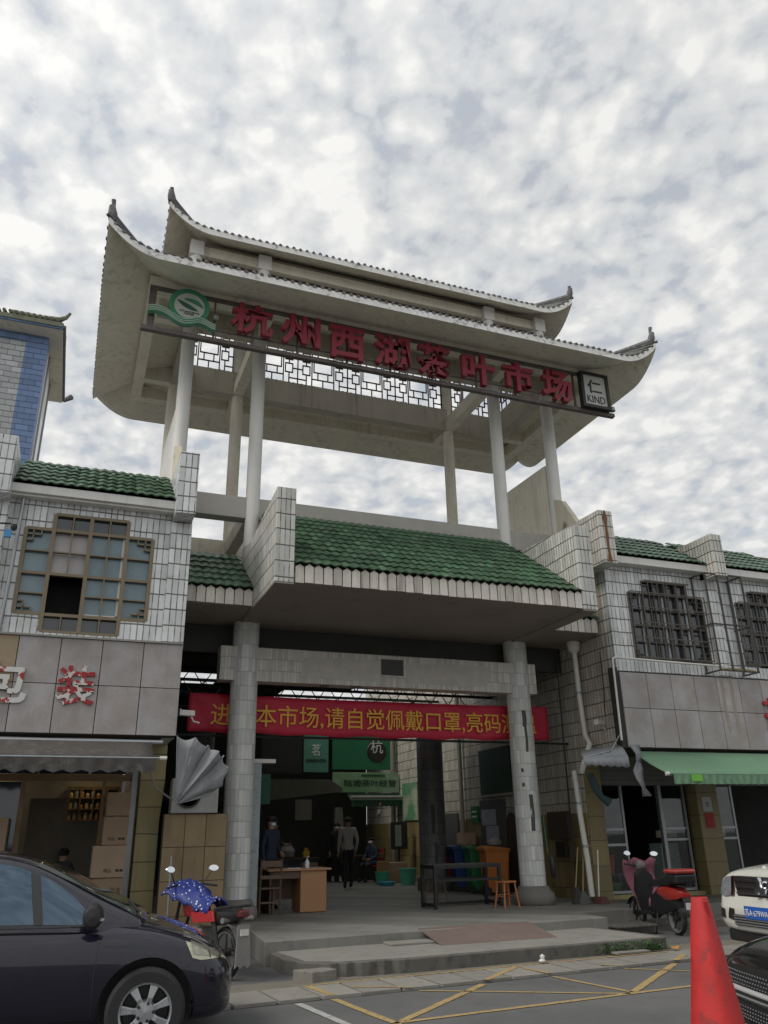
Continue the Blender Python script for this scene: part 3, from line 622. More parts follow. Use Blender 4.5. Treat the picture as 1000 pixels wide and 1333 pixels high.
# ---- left wing
lb = thing('left_wing_building', 'two storey white tiled market building left of the gateway with bronze framed window', 'building', (-1.5, 14, .3))
XL = (-1.05, -.63, -.06, .53, .95); ZL = (4.66, 4.93, 5.6, 6.35, 6.63)
g = G(); wall_open(g, -8, 1.58, 4.50, 6.87, [(XL[0], XL[4], ZL[1], ZL[3]), (XL[1], XL[3], ZL[0], ZL[4])], FY, FY+.2)
g.box(1.40, 1.58, 13.57, 28, 3.1, 7.6); obj('wall', g, m_tile, lb)
obj('room', G().box(-8, 1.4, 14.2, 14.25, 4.5, 6.9).box(-8, 1.4, FY+.2, 14.2, 6.87, 6.9).box(-8, 1.4, FY+.2, 14.2, 4.45, 4.5), m_dk, lb)
obj('pilaster', G().box(1.22, 1.575, FY-.09, FY-.002, 4.5, 6.68), m_tile, lb)
obj('cornice', G().box(-8, 1.28, 13.14, FY-.002, 6.87, 7.02).box(-8, 1.28, 13.2, FY-.002, 6.83, 6.87), m_white, lb, bevel=.01)
obj('end_pier', G().box(1.24, 1.565, 12.86, 14.9, 6.71, 7.86), m_tile, lb, bevel=.01); obj('pier', G().box(-1.63, -1.34, 12.86, 14.9, 6.71, 7.72), m_tile, lb, bevel=.01)
obj('pilaster', G().box(-1.63, -1.34, FY-.12, FY-.002, 4.5, 6.71), m_tile, lb)
r_ = obj('roof', G().prism([(13.16, 7.02), (14.6, 8.03), (14.9, 8.03), (14.9, 7.02)], 'x', -1.33, 1.235), m_fjoint, lb); tiled_slope(r_, -1.33, 1.235, (13.11, 7.02), (14.6, 8.05), .165, 6, m_green)
r_ = obj('roof', G().prism([(13.16, 7.02), (14.6, 8.03), (14.9, 8.03), (14.9, 7.02)], 'x', -7.9, -1.64), m_fjoint, lb); tiled_slope(r_, -4.6, -1.64, (13.11, 7.02), (14.6, 8.05), .165, 6, m_green)
market_window(lb, XL, ZL)
obj('sign_band', G().box(-8, 1.55, 13.2, FY-.002, 3.08, 4.53).box(-8, 1.58, FY, 15.2, 3.12, 4.49), m_dk, lb)
obj('ledge', G().box(-8, 1.56, 13.14, FY-.002, 4.53, 4.56), m_conc, lb)
granite_panels(lb, [-2.1, -1.49, -.885, -.28, .33, .955, 1.565], [3.09, 3.82, 4.53], 13.2, odd=(1, 1))
m_chip = mat('chipped_red', (.58, .56, .53), .6, .1, 3, .1, col2=(.30, .02, .02), c2s=7, c2t=(.46, .50)); m_chip2 = mat('chipped_white', (.6, .6, .57), .6, .1, 3, .1, col2=(.30, .03, .025), c2s=6, c2t=(.54, .57))
q = text('panel_character', '装', .56, .60, .03, T((.01, 13.15, 3.80)), m_chip, lb, off=.02); q['label'] = 'chipped red and white character on the granite panels'
text('panel_character', '包', .72, .62, .03, T((-1.03, 13.15, 3.82)), m_chip2, lb, off=.02)
# ground floor shop (left)
obj('shop_pillar', G().prism([(1.20, .3), (1.56, .3), (1.56, 1.9), (1.60, 2.45), (1.60, 3.1), (1.20, 3.1)], 'y', 14.55, 14.9), mat('yellow_tile', (.37, .31, .14), .5, .2, 2, .2, streak=.35, dirt=(.09, .07, .04), brick=(.6, .42, .006, (.06, .05, .03), 0)), lb, bevel=.008)
shop = obj('shop_front', G().box(-6, 1.12, 14.75, 14.82, 2.52, 2.62).box(-6, 1.12, 14.75, 14.80, 2.9, 3.1).box(.62, .68, 14.75, 14.82, .3, 2.52).box(-.62, -.55, 14.75, 14.82, .3, 2.52), mat('wood_frame', (.20, .12, .055), .5, .2), lb)
obj('grey_post', G().box(1.08, 1.17, 14.7, 14.8, .3, 3.0), m_alu, shop)
for a, b in ((-2, -1.2), (-1.2, -.4), (-.4, .4), (.4, 1.08)): obj('pane', G().box(a+.02, b-.02, 14.79, 14.8, 2.63, 2.89), m_glass2, shop)
obj('pane', G().box(-2, -.63, 14.78, 14.79, .35, 2.5), m_glass2, shop)
obj('back_wall', G().box(-6, 1.1, 17.5, 17.55, .3, 3.1).box(1.16, 1.2, 14.9, 17.5, .3, 3.1).box(-6, 1.16, 14.9, 17.5, 3.05, 3.1), mat('shop_wall', (.20, .19, .165), .8, .2), lb)
obj('door_leaf', G().box(-.5, .1, 16.0, 16.05, .3, 2.3), mat('shop_door', (.11, .09, .06), .6, .3, 5), lb)
sh = thing('display_shelf', 'lit wooden wall shelf full of jars inside the left shop', 'shelf', (.75, 17.3, 1.9))
g = G()
for z in (1.95, 2.15, 2.35, 2.55): g.box(.1, 1.05, 17.2, 17.45, z, z+.02)
for x in (.1, .33, .57, .81, 1.03): g.box(x, x+.02, 17.2, 17.45, 1.95, 2.57)
obj('frame', g, MATS['wood_frame'], sh)
random.seed(5)
for z in (1.97, 2.17, 2.37):
    for i in range(9):
        hgt = random.uniform(.07, .15); obj('jar', G().lathe([(.035, 0), (.04, hgt*.6), (.02, hgt)], (.17+i*.1, 17.27, z), 8), mat('jar_%s' % 'abc'[i % 3], ((.5, .4, .2), (.3, .3, .28), (.35, .2, .08))[i % 3], .4), sh)
lpn = thing('shelf_lamp', 'small warm ceiling lamp above the jar shelf', 'lamp', (.5, 16.9, 3.0)); obj('bulb', G().lathe([(.0, 0), (.09, .0), (.09, .03), (0, .03)], (.5, 16.9, 2.98), 12), mat('warm_bulb', (1, .8, .5), .5, 0, emit=(1, .72, .4, 14)), lpn)
lpn2 = thing('strip_lamp', 'warm strip lamp deep inside the left shop', 'lamp', (-1.2, 17, 3)); obj('tube', G().box(-1.8, -1.2, 17.0, 17.05, 2.9, 2.94), MATS['warm_bulb'], lpn2)
# cardboard boxes stacked at the door
cbm = mat('cardboard', (.26, .18, .115), .8, .12, 4, .1); cbm2 = mat('cardboard_pale', (.31, .225, .15), .8, .12, 4, .1); ink = mat('box_ink', (.03, .025, .02), .8)
def carton(name, x0, x1, y0, y1, z0, z1, m_, label, prints=()):
    t = thing(name, label, 'box', ((x0+x1)/2, (y0+y1)/2, z0), 0, 'cartons stacked in the left shop front')
    g = G(); g.box(x0, x1, y0, y1, z0, z1); obj('body', g, m_, t, bevel=.006)
    obj('tape', G().box((x0+x1)/2-.025, (x0+x1)/2+.025, y0-.002, y1+.002, z1-.03, z1+.002), mat('tape', (.26, .2, .13), .3), t)
    for s, px, pz, w, h in prints: text('print', s, w, h, .002, T((px, y0-.0015, pz)), ink, t)
carton('carton', .60, 1.06, 14.3, 14.7, .75, 1.05, cbm, 'lowest pale brown carton of the stack by the grey post', [('茶叶包装盒', .83, .87, .4, .1)])
carton('carton', .56, 1.06, 14.28, 14.7, 1.06, 1.52, cbm2, 'wide carton second from the bottom of the stack, printed with two characters', [('精品', .8, 1.16, .11, .06), ('■■', .98, 1.16, .11, .035)])
carton('carton', .68, 1.06, 14.3, 14.7, 1.53, 1.95, cbm, 'narrower carton third up the stack by the grey post', [('精品', .82, 1.62, .10, .05), ('■■', .97, 1.62, .1, .035)])
carton('carton', .70, 1.06, 14.32, 14.72, 1.96, 2.32, cbm, 'topmost carton of the stack under the shop lintel')
carton('carton', .56, 1.06, 14.25, 14.7, .31, .74, cbm, 'carton hidden low behind the parked car bonnet')
carton('carton', -1.5, -.72, 14.3, 14.7, .9, 1.95, cbm2, 'tall carton at the left picture edge beside the shop door', [('茶', -.95, 1.6, .1, .1)])

# ---- right wing
rb = thing('right_wing_building', 'two storey white tiled market building right of the gateway with barred windows', 'building', (14, 14, .3))
XR = (10.69, 11.08, 11.67, 12.26, 12.64); ZR = (4.86, 4.87, 5.58, 6.28, 6.56); X2 = tuple(x+2.9 for x in XR)
g = G(); wall_open(g, 10.18, 24, 4.52, 6.87, [(XR[0], XR[4], ZR[1], ZR[3]), (XR[1], XR[3], ZR[0], ZR[4]), (X2[0], X2[4], ZR[1], ZR[3]), (X2[1], X2[3], ZR[0], ZR[4])], FY, FY+.2)
obj('wall', g, m_tile, rb)
obj('side_wall', G().box(10.17, 10.36, FY+.2, 28.4, 3.1, 7.0).box(10.17, 10.36, 14.95, 28.4, 1.95, 3.1), m_tilec, rb)
obj('side_dado', G().box(10.155, 10.35, 14.95, 28.4, .3, 1.95), m_ytile, rb)
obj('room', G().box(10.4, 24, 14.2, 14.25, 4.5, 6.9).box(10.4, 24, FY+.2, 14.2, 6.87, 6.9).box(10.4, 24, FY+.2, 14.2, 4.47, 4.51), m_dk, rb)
obj('cornice', G().box(10.36, 24, 13.14, FY-.002, 6.84, 7.0), m_white, rb, bevel=.01)
rust = mat('rust_streak', (.17, .075, .03), .8, .3, 6)
ep = obj('end_pier', G().prism([(12.86, 6.70), (15.2, 6.70), (15.2, 7.93), (12.86, 7.86)], 'x', 9.82, 10.16), mat('pier_tile_b', (.64, .625, .575), .4, .15, 2, .4, 40, streak=.5, dirt=(.22, .13, .06), brick=(.09, .25, .008, (.06, .055, .045))), rb, bevel=.01)
rows = [[(x+random.uniform(-.012, .012), 12.852, z) for x in (9.965-w, 9.965+w)] for z, w in ((7.86, .02), (7.7, .05), (7.5, .03), (7.3, .045), (7.1, .03), (6.9, .035), (6.72, .06))]
obj('rust_stain', G().sheet(rows), rust, ep)
for x in (12.72, 18.2): obj('pier', G().prism([(12.86, 6.70), (14.9, 6.70), (14.9, 7.66), (12.86, 7.66)], 'x', x, x+.3), MATS['pier_tile_b'], rb, bevel=.01); obj('pilaster', G().box(x, x+.3, FY-.12, FY-.002, 4.52, 6.84), m_tile, rb)
for a, b in ((10.17, 12.71), (13.03, 18.19)):
    r_ = obj('roof', G().prism([(13.16, 7.0), (14.6, 8.01), (14.9, 8.01), (14.9, 7.0)], 'x', a, b), m_fjoint, rb); tiled_slope(r_, a, min(b, 15.5), (13.11, 7.0), (14.6, 8.03), .165, 6, m_green)
market_window(rb, XR, ZR, False); market_window(rb, X2, ZR, False)
obj('sign_band', G().box(10.06, 24, 13.2, FY-.002, 3.07, 4.56).box(10.2, 24, FY, 15.2, 3.1, 4.50).box(9.95, 10.058, 13.2, FY-.002, 3.07, 4.62), m_dk, rb)
granite_panels(rb, [10.075, 10.71, 11.31, 11.90, 12.49, 13.07, 13.66, 14.25, 14.84, 15.43], [3.08, 3.825, 4.53], 13.2)
for x in (12.62, 12.86): rows = [[(x-w+q, 13.166, z), (x+w+q, 13.166, z)] for z, w, q in ((4.53, .03, 0), (4.3, .05, .01), (4.0, .035, -.01), (3.7, .04, 0), (3.4, .015, .01))]; obj('rust_stain', G().sheet(rows), mat('rust_faint', (.31, .265, .225), .8, .2, 6), rb)
text('panel_character', '茶', .66, .7, .04, T((13.93, 13.14, 3.8)), mat('bright_red', (.42, .02, .02), .5, .1), rb, off=.02)
# ground floor shops (right)
m_ypil = mat('ochre_pillar', (.24, .195, .09), .5, .15, 2, .2, streak=.3, dirt=(.07, .06, .035), brick=(3., .47, .005, (.07, .055, .03)))
obj('shop_pillar', G().box(10.19, 10.60, 14.93, 15.3, .3, 3.1), m_ypil, rb, bevel=.006); obj('shop_pillar', G().box(13.05, 13.62, 14.93, 15.3, .3, 3.1), m_ypil, rb, bevel=.006)
obj('shop_pillar', G().box(16.2, 16.7, 14.93, 15.3, .3, 3.1), m_ypil, rb)
obj('shop_sill', G().box(10.6, 13.05, 15.1, 15.3, .3, .38), MATS['yellow_tile'], rb)
def shutter(a, b):
    s = obj('shutter_box', G().box(a, b, 15.12, 15.4, 2.5, 3.1), mat('shutter_grey', (.15, .15, .14), .6, .1), rb)
    for i in range(6): obj('slat', G().box(a+.01, b-.01, 15.1, 15.12, 2.52+i*.095, 2.605+i*.095), MATS['shutter_grey'], s)
shutter(10.6, 13.05); shutter(13.62, 16.2)
def shopglass(xa, xb, splits):
    f = G(); y = 15.2
    for x in (xa, xb): f.box(x-.025, x+.025, y-.02, y+.04, .38, 2.5)
    for z in (.42, *splits): f.box(xa, xb, y-.018, y+.035, z-.025, z+.025)
    w = obj('shop_window', f, m_alu, rb); zs = (.42, *splits, 2.5)
    for a, b in zip(zs, zs[1:]): obj('pane', G().box(xa+.03, xb-.03, y, y+.008, a+.02, b-.02), mat('clear_pane', (.75, .8, .8), .02, 0, spec=.25, trans=1., bump=0), w)
    return w
shopglass(10.68, 11.25, (1.32, 1.62)); shopglass(12.28, 12.9, (1.4, 1.62)); shopglass(13.68, 14.25, (1.4, 1.62)); obj('door_frame', G().box(12.2, 12.25, 15.15, 15.25, .3, 2.5), m_alu, rb)
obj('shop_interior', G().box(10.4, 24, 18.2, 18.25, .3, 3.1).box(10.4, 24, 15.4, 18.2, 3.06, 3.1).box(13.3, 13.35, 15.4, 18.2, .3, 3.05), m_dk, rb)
# shop contents
def bucket(name, x, y, z, r, h, m_, label, cat='bucket'):
    g = G().lathe([(0, .01), (r*.78, .01), (r*.8, 0), (r, h), (r*1.08, h), (r*1.08, h-.02), (r, h-.03)], (0, 0, 0), 20); t = tag(obj(name, g, m_, smooth=True, loc=(x, y, z)), label, cat)
    return t
shelf = thing('shop_table', 'low dark display table with wares behind the right shop glass', 'table', (10.95, 15.7, .3)); obj('top', G().box(10.66, 11.25, 15.45, 15.95, .72, .76), m_black, shelf)
for x in (10.7, 11.2):
    for y in (15.5, 15.9): obj('leg', G().box(x-.02, x+.02, y-.02, y+.02, .3, .72), m_black, shelf)
bucket('red_bucket', 10.97, 15.6, .765, .19, .36, mat('plastic_red', (.50, .04, .03), .4), 'red plastic bucket on the table behind the right shop glass'); bucket('green_basin', 11.0, 15.6, .38, .22, .2, mat('plastic_green', (.06, .25, .05), .4), 'green basin under the table behind the right shop glass', 'basin')
tag(obj('wall_clock', G().lathe([(0, -.03), (.14, -.03), (.15, 0), (0, 0)], (12.1, 18.1, 2.1), 20, axis='y'), mat('clock_face', (.35, .35, .33), .5)), 'pale round disc hanging on the dark rear wall of the right shop', 'clock')
tag(obj('pale_cabinet', G().box(12.36, 12.84, 15.5, 15.9, .4, 1.32), mat('pale_green_box', (.22, .30, .26), .3, .1), bevel=.01), 'pale green glass cabinet behind the right shop window', 'cabinet')
tag(obj('tea_packets', G().box(12.36, 12.84, 15.5, 15.6, 1.44, 1.58), mat('packet_gold', (.45, .4, .28), .6, .5, 20)), 'row of pale gold packets on the ledge behind the right shop window', 'packets')
tag(obj('tea_packets', G().box(13.75, 14.2, 15.5, 15.6, 1.44, 1.6), MATS['packet_gold']), 'gold packets on the ledge right of the second ochre pillar', 'packets')
nt2 = thing('pillar_notice', 'small white and red paper notice stuck on the second ochre pillar', 'notice', (13.3, 14.92, 1.9)); obj('paper', G().box(13.17, 13.42, 14.915, 14.925, 1.95, 2.25), mat('paper', (.45, .45, .43), .8), nt2); obj('red_card', G().box(13.2, 13.42, 14.912, 14.925, 1.62, 1.92), mat('card_red', (.35, .03, .03), .7), nt2)
text('lettering', '告', .1, .12, .002, T((13.3, 14.913, 2.1)), ink, nt2)
# cage, pipes
def pipe(name, pts, r, m_, label, cat='pipe', n=10, extra=None):
    t = thing(name, label, cat, pts[-1]); obj('tube', G().tube(pts, r, n), m_, t, smooth=True)
    return t
pipe('white_conduit', [(12.7, 13.13, 4.76), (10.0, 13.13, 4.80), (9.93, 13.13, 4.78), (9.92, 13.13, 4.7), (9.90, 13.13, 3.2)], .022, m_whtpl, 'thin white pipe bent down round the corner above the granite panels')
dp = thing('drainpipe', 'white plastic drainpipe with funnel head running down the right side wall', 'drainpipe', (10.0, 14.55, .35))
obj('hopper', G().lathe([(.05, 0), (.13, .08), (.14, .2), (.15, .21), (.15, .26), (.0, .26)], (10.02, 14.55, 5.16), 16), m_whtpl, dp, smooth=True)
obj('upper_pipe', G().tube([(10.02, 14.55, 5.2), (10.03, 14.55, 4.2), (10.03, 14.5, 3.45), (9.98, 14.3, 3.25), (9.72, 14.2, 2.85), (9.72, 14.3, 2.7)], .055, 12), m_whtpl, dp, smooth=True)
obj('lower_pipe', G().tube([(9.74, 14.6, 2.75), (9.78, 14.6, 1.9), (9.84, 14.6, 1.1), (9.86, 14.6, .42)], .055, 12), m_whtpl, dp, smooth=True)
for z, x in ((4.3, 10.03), (3.7, 10.03), (2.1, 9.78), (1.3, 9.83)): obj('collar', G().lathe([(.055, 0), (.068, 0), (.068, .05), (.055, .05)], (x, 14.55 if z > 3 else 14.6, z), 12), m_alu, dp)
cg = thing('metal_cage', 'thin rusty metal rack frame standing out from the wall between the right windows', 'frame', (13.1, 13.1, 4.6)); mc = mat('cage_steel', (.055, .05, .045), .6, .3, 8)
for x in (12.42, 12.75, 13.05, 13.42): obj('post', G().box(x-.014, x+.014, 12.9, 12.93, 4.62, 6.72), mc, cg)
for x in (12.42, 13.42): obj('post', G().box(x-.014, x+.014, 13.3, 13.33, 4.62, 6.72), mc, cg)
for z in (6.72, 5.6, 4.62):
    g = G(); g.box(12.4, 13.44, 12.9, 12.93, z, z+.03); g.box(12.4, 12.43, 12.93, 13.36, z, z+.03); g.box(13.41, 13.44, 12.93, 13.36, z, z+.03); obj('rail', g, mc, cg)
g = G()
for i in range(5): g.tube([(12.5+i*.2, 12.95, 4.66), (12.9+i*.08, 13.1, 4.72), (13.3, 12.98-.03*i, 4.64)], .018, 5)
tag(obj('old_bamboo', g, mat('bamboo', (.22, .18, .08), .8)), 'loose dry bamboo poles lying across the foot of the rusty rack', 'poles')
# utility bits on the left facade
pipe('grey_conduit', [(-1.15, 13.28, 6.8), (-1.17, 13.28, 5.4), (-1.2, 13.28, 4.6)], .03, m_alu, 'grey pipe down the left facade beside the bronze window')
br = thing('wall_lamp_arm', 'black bracket arm with small blue tipped lamp at the left picture edge', 'lamp', (-1.2, 13.0, 6.2)); obj('arm', G().tube([(-2.2, 13.1, 6.22), (-1.25, 13.0, 6.25)], .015, 6), m_black, br)
obj('head', G().lathe([(0, .05), (.045, .04), (.05, -.02), (.03, -.06), (0, -.06)], (-1.2, 13.0, 6.2), 10), m_black, br, smooth=True); obj('shade', G().box(-1.32, -1.22, 12.97, 13.03, 6.02, 6.14), mat('blue_plastic', (.05, .25, .5), .4), br)

# ---- far blue and white building at the left edge
fb = thing('blue_white_building', 'distant tall white brick building with light blue corner band and tiled roof at left', 'building', (-5, 25, 0))
wbr = mat('white_brick', (.58, .59, .60), .6, .1, 2, .3, brick=(.34, .18, .010, (.16, .16, .16), .5)); bbr = mat('blue_brick', (.20, .30, .52), .6, .1, 2, .3, brick=(.34, .18, .010, (.07, .10, .18), .5))
obj('wall', G().box(-12, -2.52, 22, 25.2, 0, 15.1), wbr, fb); obj('corner_band', G().box(-2.52, -1.94, 21.98, 22.6, 0, 15.36), bbr, fb); obj('side_wall', G().box(-2.52, -1.95, 22.6, 25.2, 0, 15.36), m_white, fb)
obj('frieze', G().box(-12, -2.525, 21.96, 22, 15.1, 15.36), bbr, fb); obj('eave_soffit', G().box(-12, -1.56, 21.46, 25.9, 15.365, 15.42), m_cream, fb)
obj('eave_board', G().box(-12, -1.555, 21.40, 21.455, 15.37, 15.56), bbr, fb)
obj('window', G().box(-1.95, -1.93, 23.3, 24.4, 11.8, 13.6), m_glass2, fb)
for y in (23.0, 24.6): obj('window_trim', G().box(-1.95, -1.90, y, y+.12, 10, 15.3), m_alu, fb)
obj('roof', G().prism([(21.36, 15.56), (23.6, 16.5), (25.95, 15.56), (25.95, 15.42), (21.36, 15.42)], 'x', -12, -1.58), mat('mossy_tile', (.19, .20, .14), .9, .4, 4, .5, 20, spots=.6, dirt=(.30, .31, .23)), fb)
g = G()
for i in range(66): g.tube([(-12+i*.158, 21.33, 15.62), (-12+i*.158, 23.6, 16.56)], .055, 6)
tag(obj('tile_ribs', g, MATS['mossy_tile'], fb), None, kind='stuff')
g = G()
for i in range(32): g.lathe([(0, -.05), (.05, -.04), (.05, .04), (0, .05)], (-1.53, 21.45+i*.14, 15.46), 7)
tag(obj('edge_tile_caps', g, m_greyt, fb), None, kind='stuff')
obj('hip', G().tube([(-3.0, 21.9, 15.95), (-2.2, 21.6, 15.72), (-1.7, 21.42, 15.66), (-1.52, 21.38, 15.76), (-1.42, 21.36, 15.92)], [.09, .1, .09, .06, .04], 8), MATS['mossy_tile'], fb, smooth=True)
obj('rear_finial', G().tube([(-1.7, 25.8, 15.5), (-1.5, 25.95, 15.5), (-1.3, 26.05, 15.72)], [.08, .07, .1], 8), m_greyt, fb, smooth=True)
# ------------------------------------------------------------------ covered passage behind the gate
ps = thing('market_hall', 'dark covered market passage with sheet roof and shopfronts behind the gateway', 'market hall', (6, 21, .3))
dkroof = mat('dark_sheet', (.05, .05, .046), .7, .3, 2, .3, 8)  # evenly dark steel roofing
g = G()
for a, b in ((15.65, 19.6), (26.6, 28.4)): g.box(1.6, 10.16, a, b, 5.36, 5.40)
g.box(1.6, 2.3, 19.6, 21.6, 5.36, 5.4); g.box(3.4, 7.2, 19.6, 21.6, 5.36, 5.4); g.box(1.6, 5.4, 21.6, 26.6, 5.36, 5.4); obj('sheet_roof', g, dkroof, ps)  # gaps between sheets enlarged to let more daylight into the hall
g = G(); g.box(1.62, 10.15, 15.3, 15.44, 4.9, 5.43); obj('front_beam', g, dkroof, ps)
for y in (17.0, 18.6, 20.1, 21.9, 24, 26):
    g = G(); g.box(1.6, 10.15, y, y+.06, 5.2, 5.27); g.box(1.6, 10.15, y, y+.06, 4.82, 4.88)
    for i in range(17): x = 1.65+i*.53; g.tube([(x, y+.03, 4.85), (x+.265, y+.03, 5.23), (x+.53, y+.03, 4.85)], .016, 5)
    obj('roof_truss', g, m_black, ps)
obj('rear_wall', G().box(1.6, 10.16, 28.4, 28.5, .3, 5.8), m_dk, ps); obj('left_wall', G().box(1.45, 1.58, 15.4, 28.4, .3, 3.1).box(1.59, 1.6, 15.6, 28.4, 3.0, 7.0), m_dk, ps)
for x in (2.95, 8.93):
    c = obj('column', G().lathe([(.34, 0), (.34, 4.5)], (0, 0, 0), 28), mat('grey_column_tile', (.17, .17, .165), .5, .1, 1.5, .3, brick=(.1, .26, .005, (.08, .08, .08)), cyl=.34), ps, smooth=True, loc=(x, 20, .3))
    obj('base', G().lathe([(.42, 0), (.42, .3), (.35, .34)], (0, 0, 0), 24), m_kerb, c, world=False, smooth=True)
    for z0, z1, a in ((1.3, 2.0, -1.9), (.55, 1.1, -1.75)): obj('missing_tile_patch', G().sheet([[(.344*math.cos(q), .344*math.sin(q), z) for q in (a-.12, a, a+.12)] for z in (z0, z1)]), patch, c, world=False)
# left stalls: shopfront block with hood
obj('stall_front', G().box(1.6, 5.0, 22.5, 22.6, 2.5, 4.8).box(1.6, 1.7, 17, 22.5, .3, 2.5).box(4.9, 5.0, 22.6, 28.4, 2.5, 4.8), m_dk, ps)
obj('hood', G().prism([(3.4, 2.35), (3.4, 3.2), (7.6, 3.2), (8.0, 2.95), (8.0, 2.85)], 'y', 24.5, 24.7), mat('faded_hood', (.10, .10, .075), .8, .2), ps)
obj('pale_panel', G().box(6.5, 7.0, 24.4, 24.45, 2.05, 2.62), mat('pale_panel', (.16, .15, .11), .8), ps)
obj('stall_jamb', G().prism([(8.7, .3), (9.2, .3), (9.0, 2.5), (8.75, 2.5)], 'y', 27.6, 27.8), m_conc, ps)
def sign(name, x0, x1, y, z0, z1, m_, label, texts=(), cat='sign', fr=None):
    t = thing(name, label, cat, ((x0+x1)/2, y, z0)); obj('board', G().box(x0, x1, y-.06, y, z0, z1), m_, t, bevel=.006)
    if fr:
        for a, b, c, d in ((x0-.04, x0, z0-.04, z1+.04), (x1, x1+.04, z0-.04, z1+.04), (x0, x1, z0-.04, z0), (x0, x1, z1, z1+.04)): obj('frame', G().box(a, b, y-.08, y, c, d), fr, t)
    for s, cx_, cz_, w, h, mm in texts: text('lettering', s, w, h, .01, T((cx_, y-.068, cz_)), mm, t, off=.006)
    return t
tm, gm, lg, wm_, dgm = mat('teal_sign', (.09, .27, .19), .5, .2, 1.5), mat('green_sign', (.015, .16, .07), .45, .2, 1.2), mat('pale_green_sign', (.30, .42, .28), .5, .15, 1, col2=(.15, .33, .15), c2s=.6), mat('lettering_white', (.7, .72, .68), .5), mat('lettering_dark', (.02, .05, .03), .5)
sign('dark_board', 5.5, 6.94, 25.45, 3.42, 4.8, m_black, 'large dark board at the left of the far green signs')
sign('teal_sign', 7.0, 7.81, 25.45, 3.47, 4.8, tm, 'pale teal sign board between the dark board and the large green sign', [('茗', 7.4, 4.15, .3, .36, wm_), ('西湖茶叶市场', 7.4, 3.82, .66, .12, dgm)])
gs = sign('green_sign', 7.95, 10.12, 25.45, 3.56, 4.8, gm, 'large deep green sign with white character above the tea shop', [])
obj('round_mark', G().lathe([(0, -.085), (.32, -.08), (.34, -.06), (0, -.06)], (9.45, 25.45, 4.12), 20, axis='y', sy=1), m_black, gs)
text('lettering', '杭', .42, .42, .01, T((9.45, 25.36, 4.28)), wm_, gs)
sign('shop_sign', 7.9, 10.13, 25.25, 2.86, 3.46, lg, 'pale green shop sign with dark calligraphy characters above the far tea shop', [('陆塘茶叶经营', 9.15, 3.14, 1.75, .21, dgm), ('88888888', 9.25, 3.37, .8, .07, dgm)])
sign('poster', 5.35, 5.62, 24.0, 2.48, 3.3, tm, 'narrow green poster hanging behind the pale blue post')
def valance(g, x0, x1, y, z0, z1, pitch, amp=.03, thick=.006, m=0, pointed=False):
    n = max(1, round((x1-x0)/pitch)); k = 6; top = []; bot = []
    for i in range(n*k+1):
        x = x0+(x1-x0)*i/(n*k); ph = (i % k)/k; q = abs(math.sin(math.pi*i/k)) if not pointed else 1-abs(ph*2-1)
        yy = y+.012*math.sin(i*1.1); top.append((x, y, z1)); bot.append((x, yy, z0-q*amp+(random.uniform(-.006, .006))))
    g.sheet([top, [( (a[0]+b[0])/2, (a[1]+b[1])/2+.006*math.sin(i*.9), (a[2]+b[2])/2) for i, (a, b) in enumerate(zip(top, bot))], bot], m)
aw = thing('striped_awning', 'small dark green awning with scalloped edge over the far tea shop', 'awning', (9.5, 26.5, 2.4))
g = G(); g.sheet([[(8.4, 25.3, 2.84), (10.12, 25.3, 2.84)], [(8.4, 24.9, 2.6), (10.12, 24.9, 2.6)]]); valance(g, 8.4, 10.12, 24.9, 2.45, 2.6, .16, .03); obj('cloth', g, mat('awning_darkgreen', (.03, .08, .05), .8), aw)
obj('roller', G().tube([(8.4, 24.88, 2.70), (10.1, 24.88, 2.70)], .05, 8), m_conc, aw)
lan = thing('hanging_packet', 'small pale bundles hanging under the far green awning', 'ornament', (9.6, 26, 2.3)); obj('bundle', G().lathe([(0, 0), (.07, .05), (.06, .15), (0, .2)], (9.3, 24.8, 2.15), 8), m_conc, lan); obj('bundle', G().lathe([(0, 0), (.05, .05), (.04, .12), (0, .16)], (9.34, 24.8, 2.4), 8), rust, lan)

# banner
random.seed(11)
bn = thing('red_banner', 'long red cloth banner with yellow characters strung behind the two front columns', 'banner', (5.8, 15.3, 3.4))
NX = 90; rows = []
for j in range(8):
    z = 3.42+.70*j/7; rows.append([(2.0+7.66*i/NX, 15.3+.02*math.sin(i*.45+j*.3)+.02*noise.noise(Vector((i*.21, j*.3, 0)))+.01*math.sin(i*1.7+j), z+.014*math.sin(i*.5)*((7-j)/7)-.03*math.sin(math.pi*i/NX)+.02*(random.random()-.5)*(j in (0, 7))*0) for i in range(NX+1)])
g = G().sheet(rows); cl = obj('cloth', g, mat('banner_red', (.44, .014, .042), .65, .12, 2, .2, 25), bn, smooth=True)
s_ = cl.modifiers.new('thick', 'SOLIDIFY'); s_.thickness = .006
t_ = text('lettering', '进入本市场,请自觉佩戴口罩,亮码测温', 6.92, .42, .006, T((5.87, 15.255, 3.73)), mat('banner_yellow', (.68, .37, .04), .6, .05), bn, off=.004)
obj('rope', G().tube([(1.6, 15.3, 4.2), (2.02, 15.3, 4.09)], .006, 5).tube([(9.64, 15.3, 4.09), (10.15, 15.3, 4.15)], .006, 5), m_black, bn)
obj('batten', G().tube([(1.6, 15.34, 3.36), (10.15, 15.34, 3.36)], .025, 6), m_black, bn)
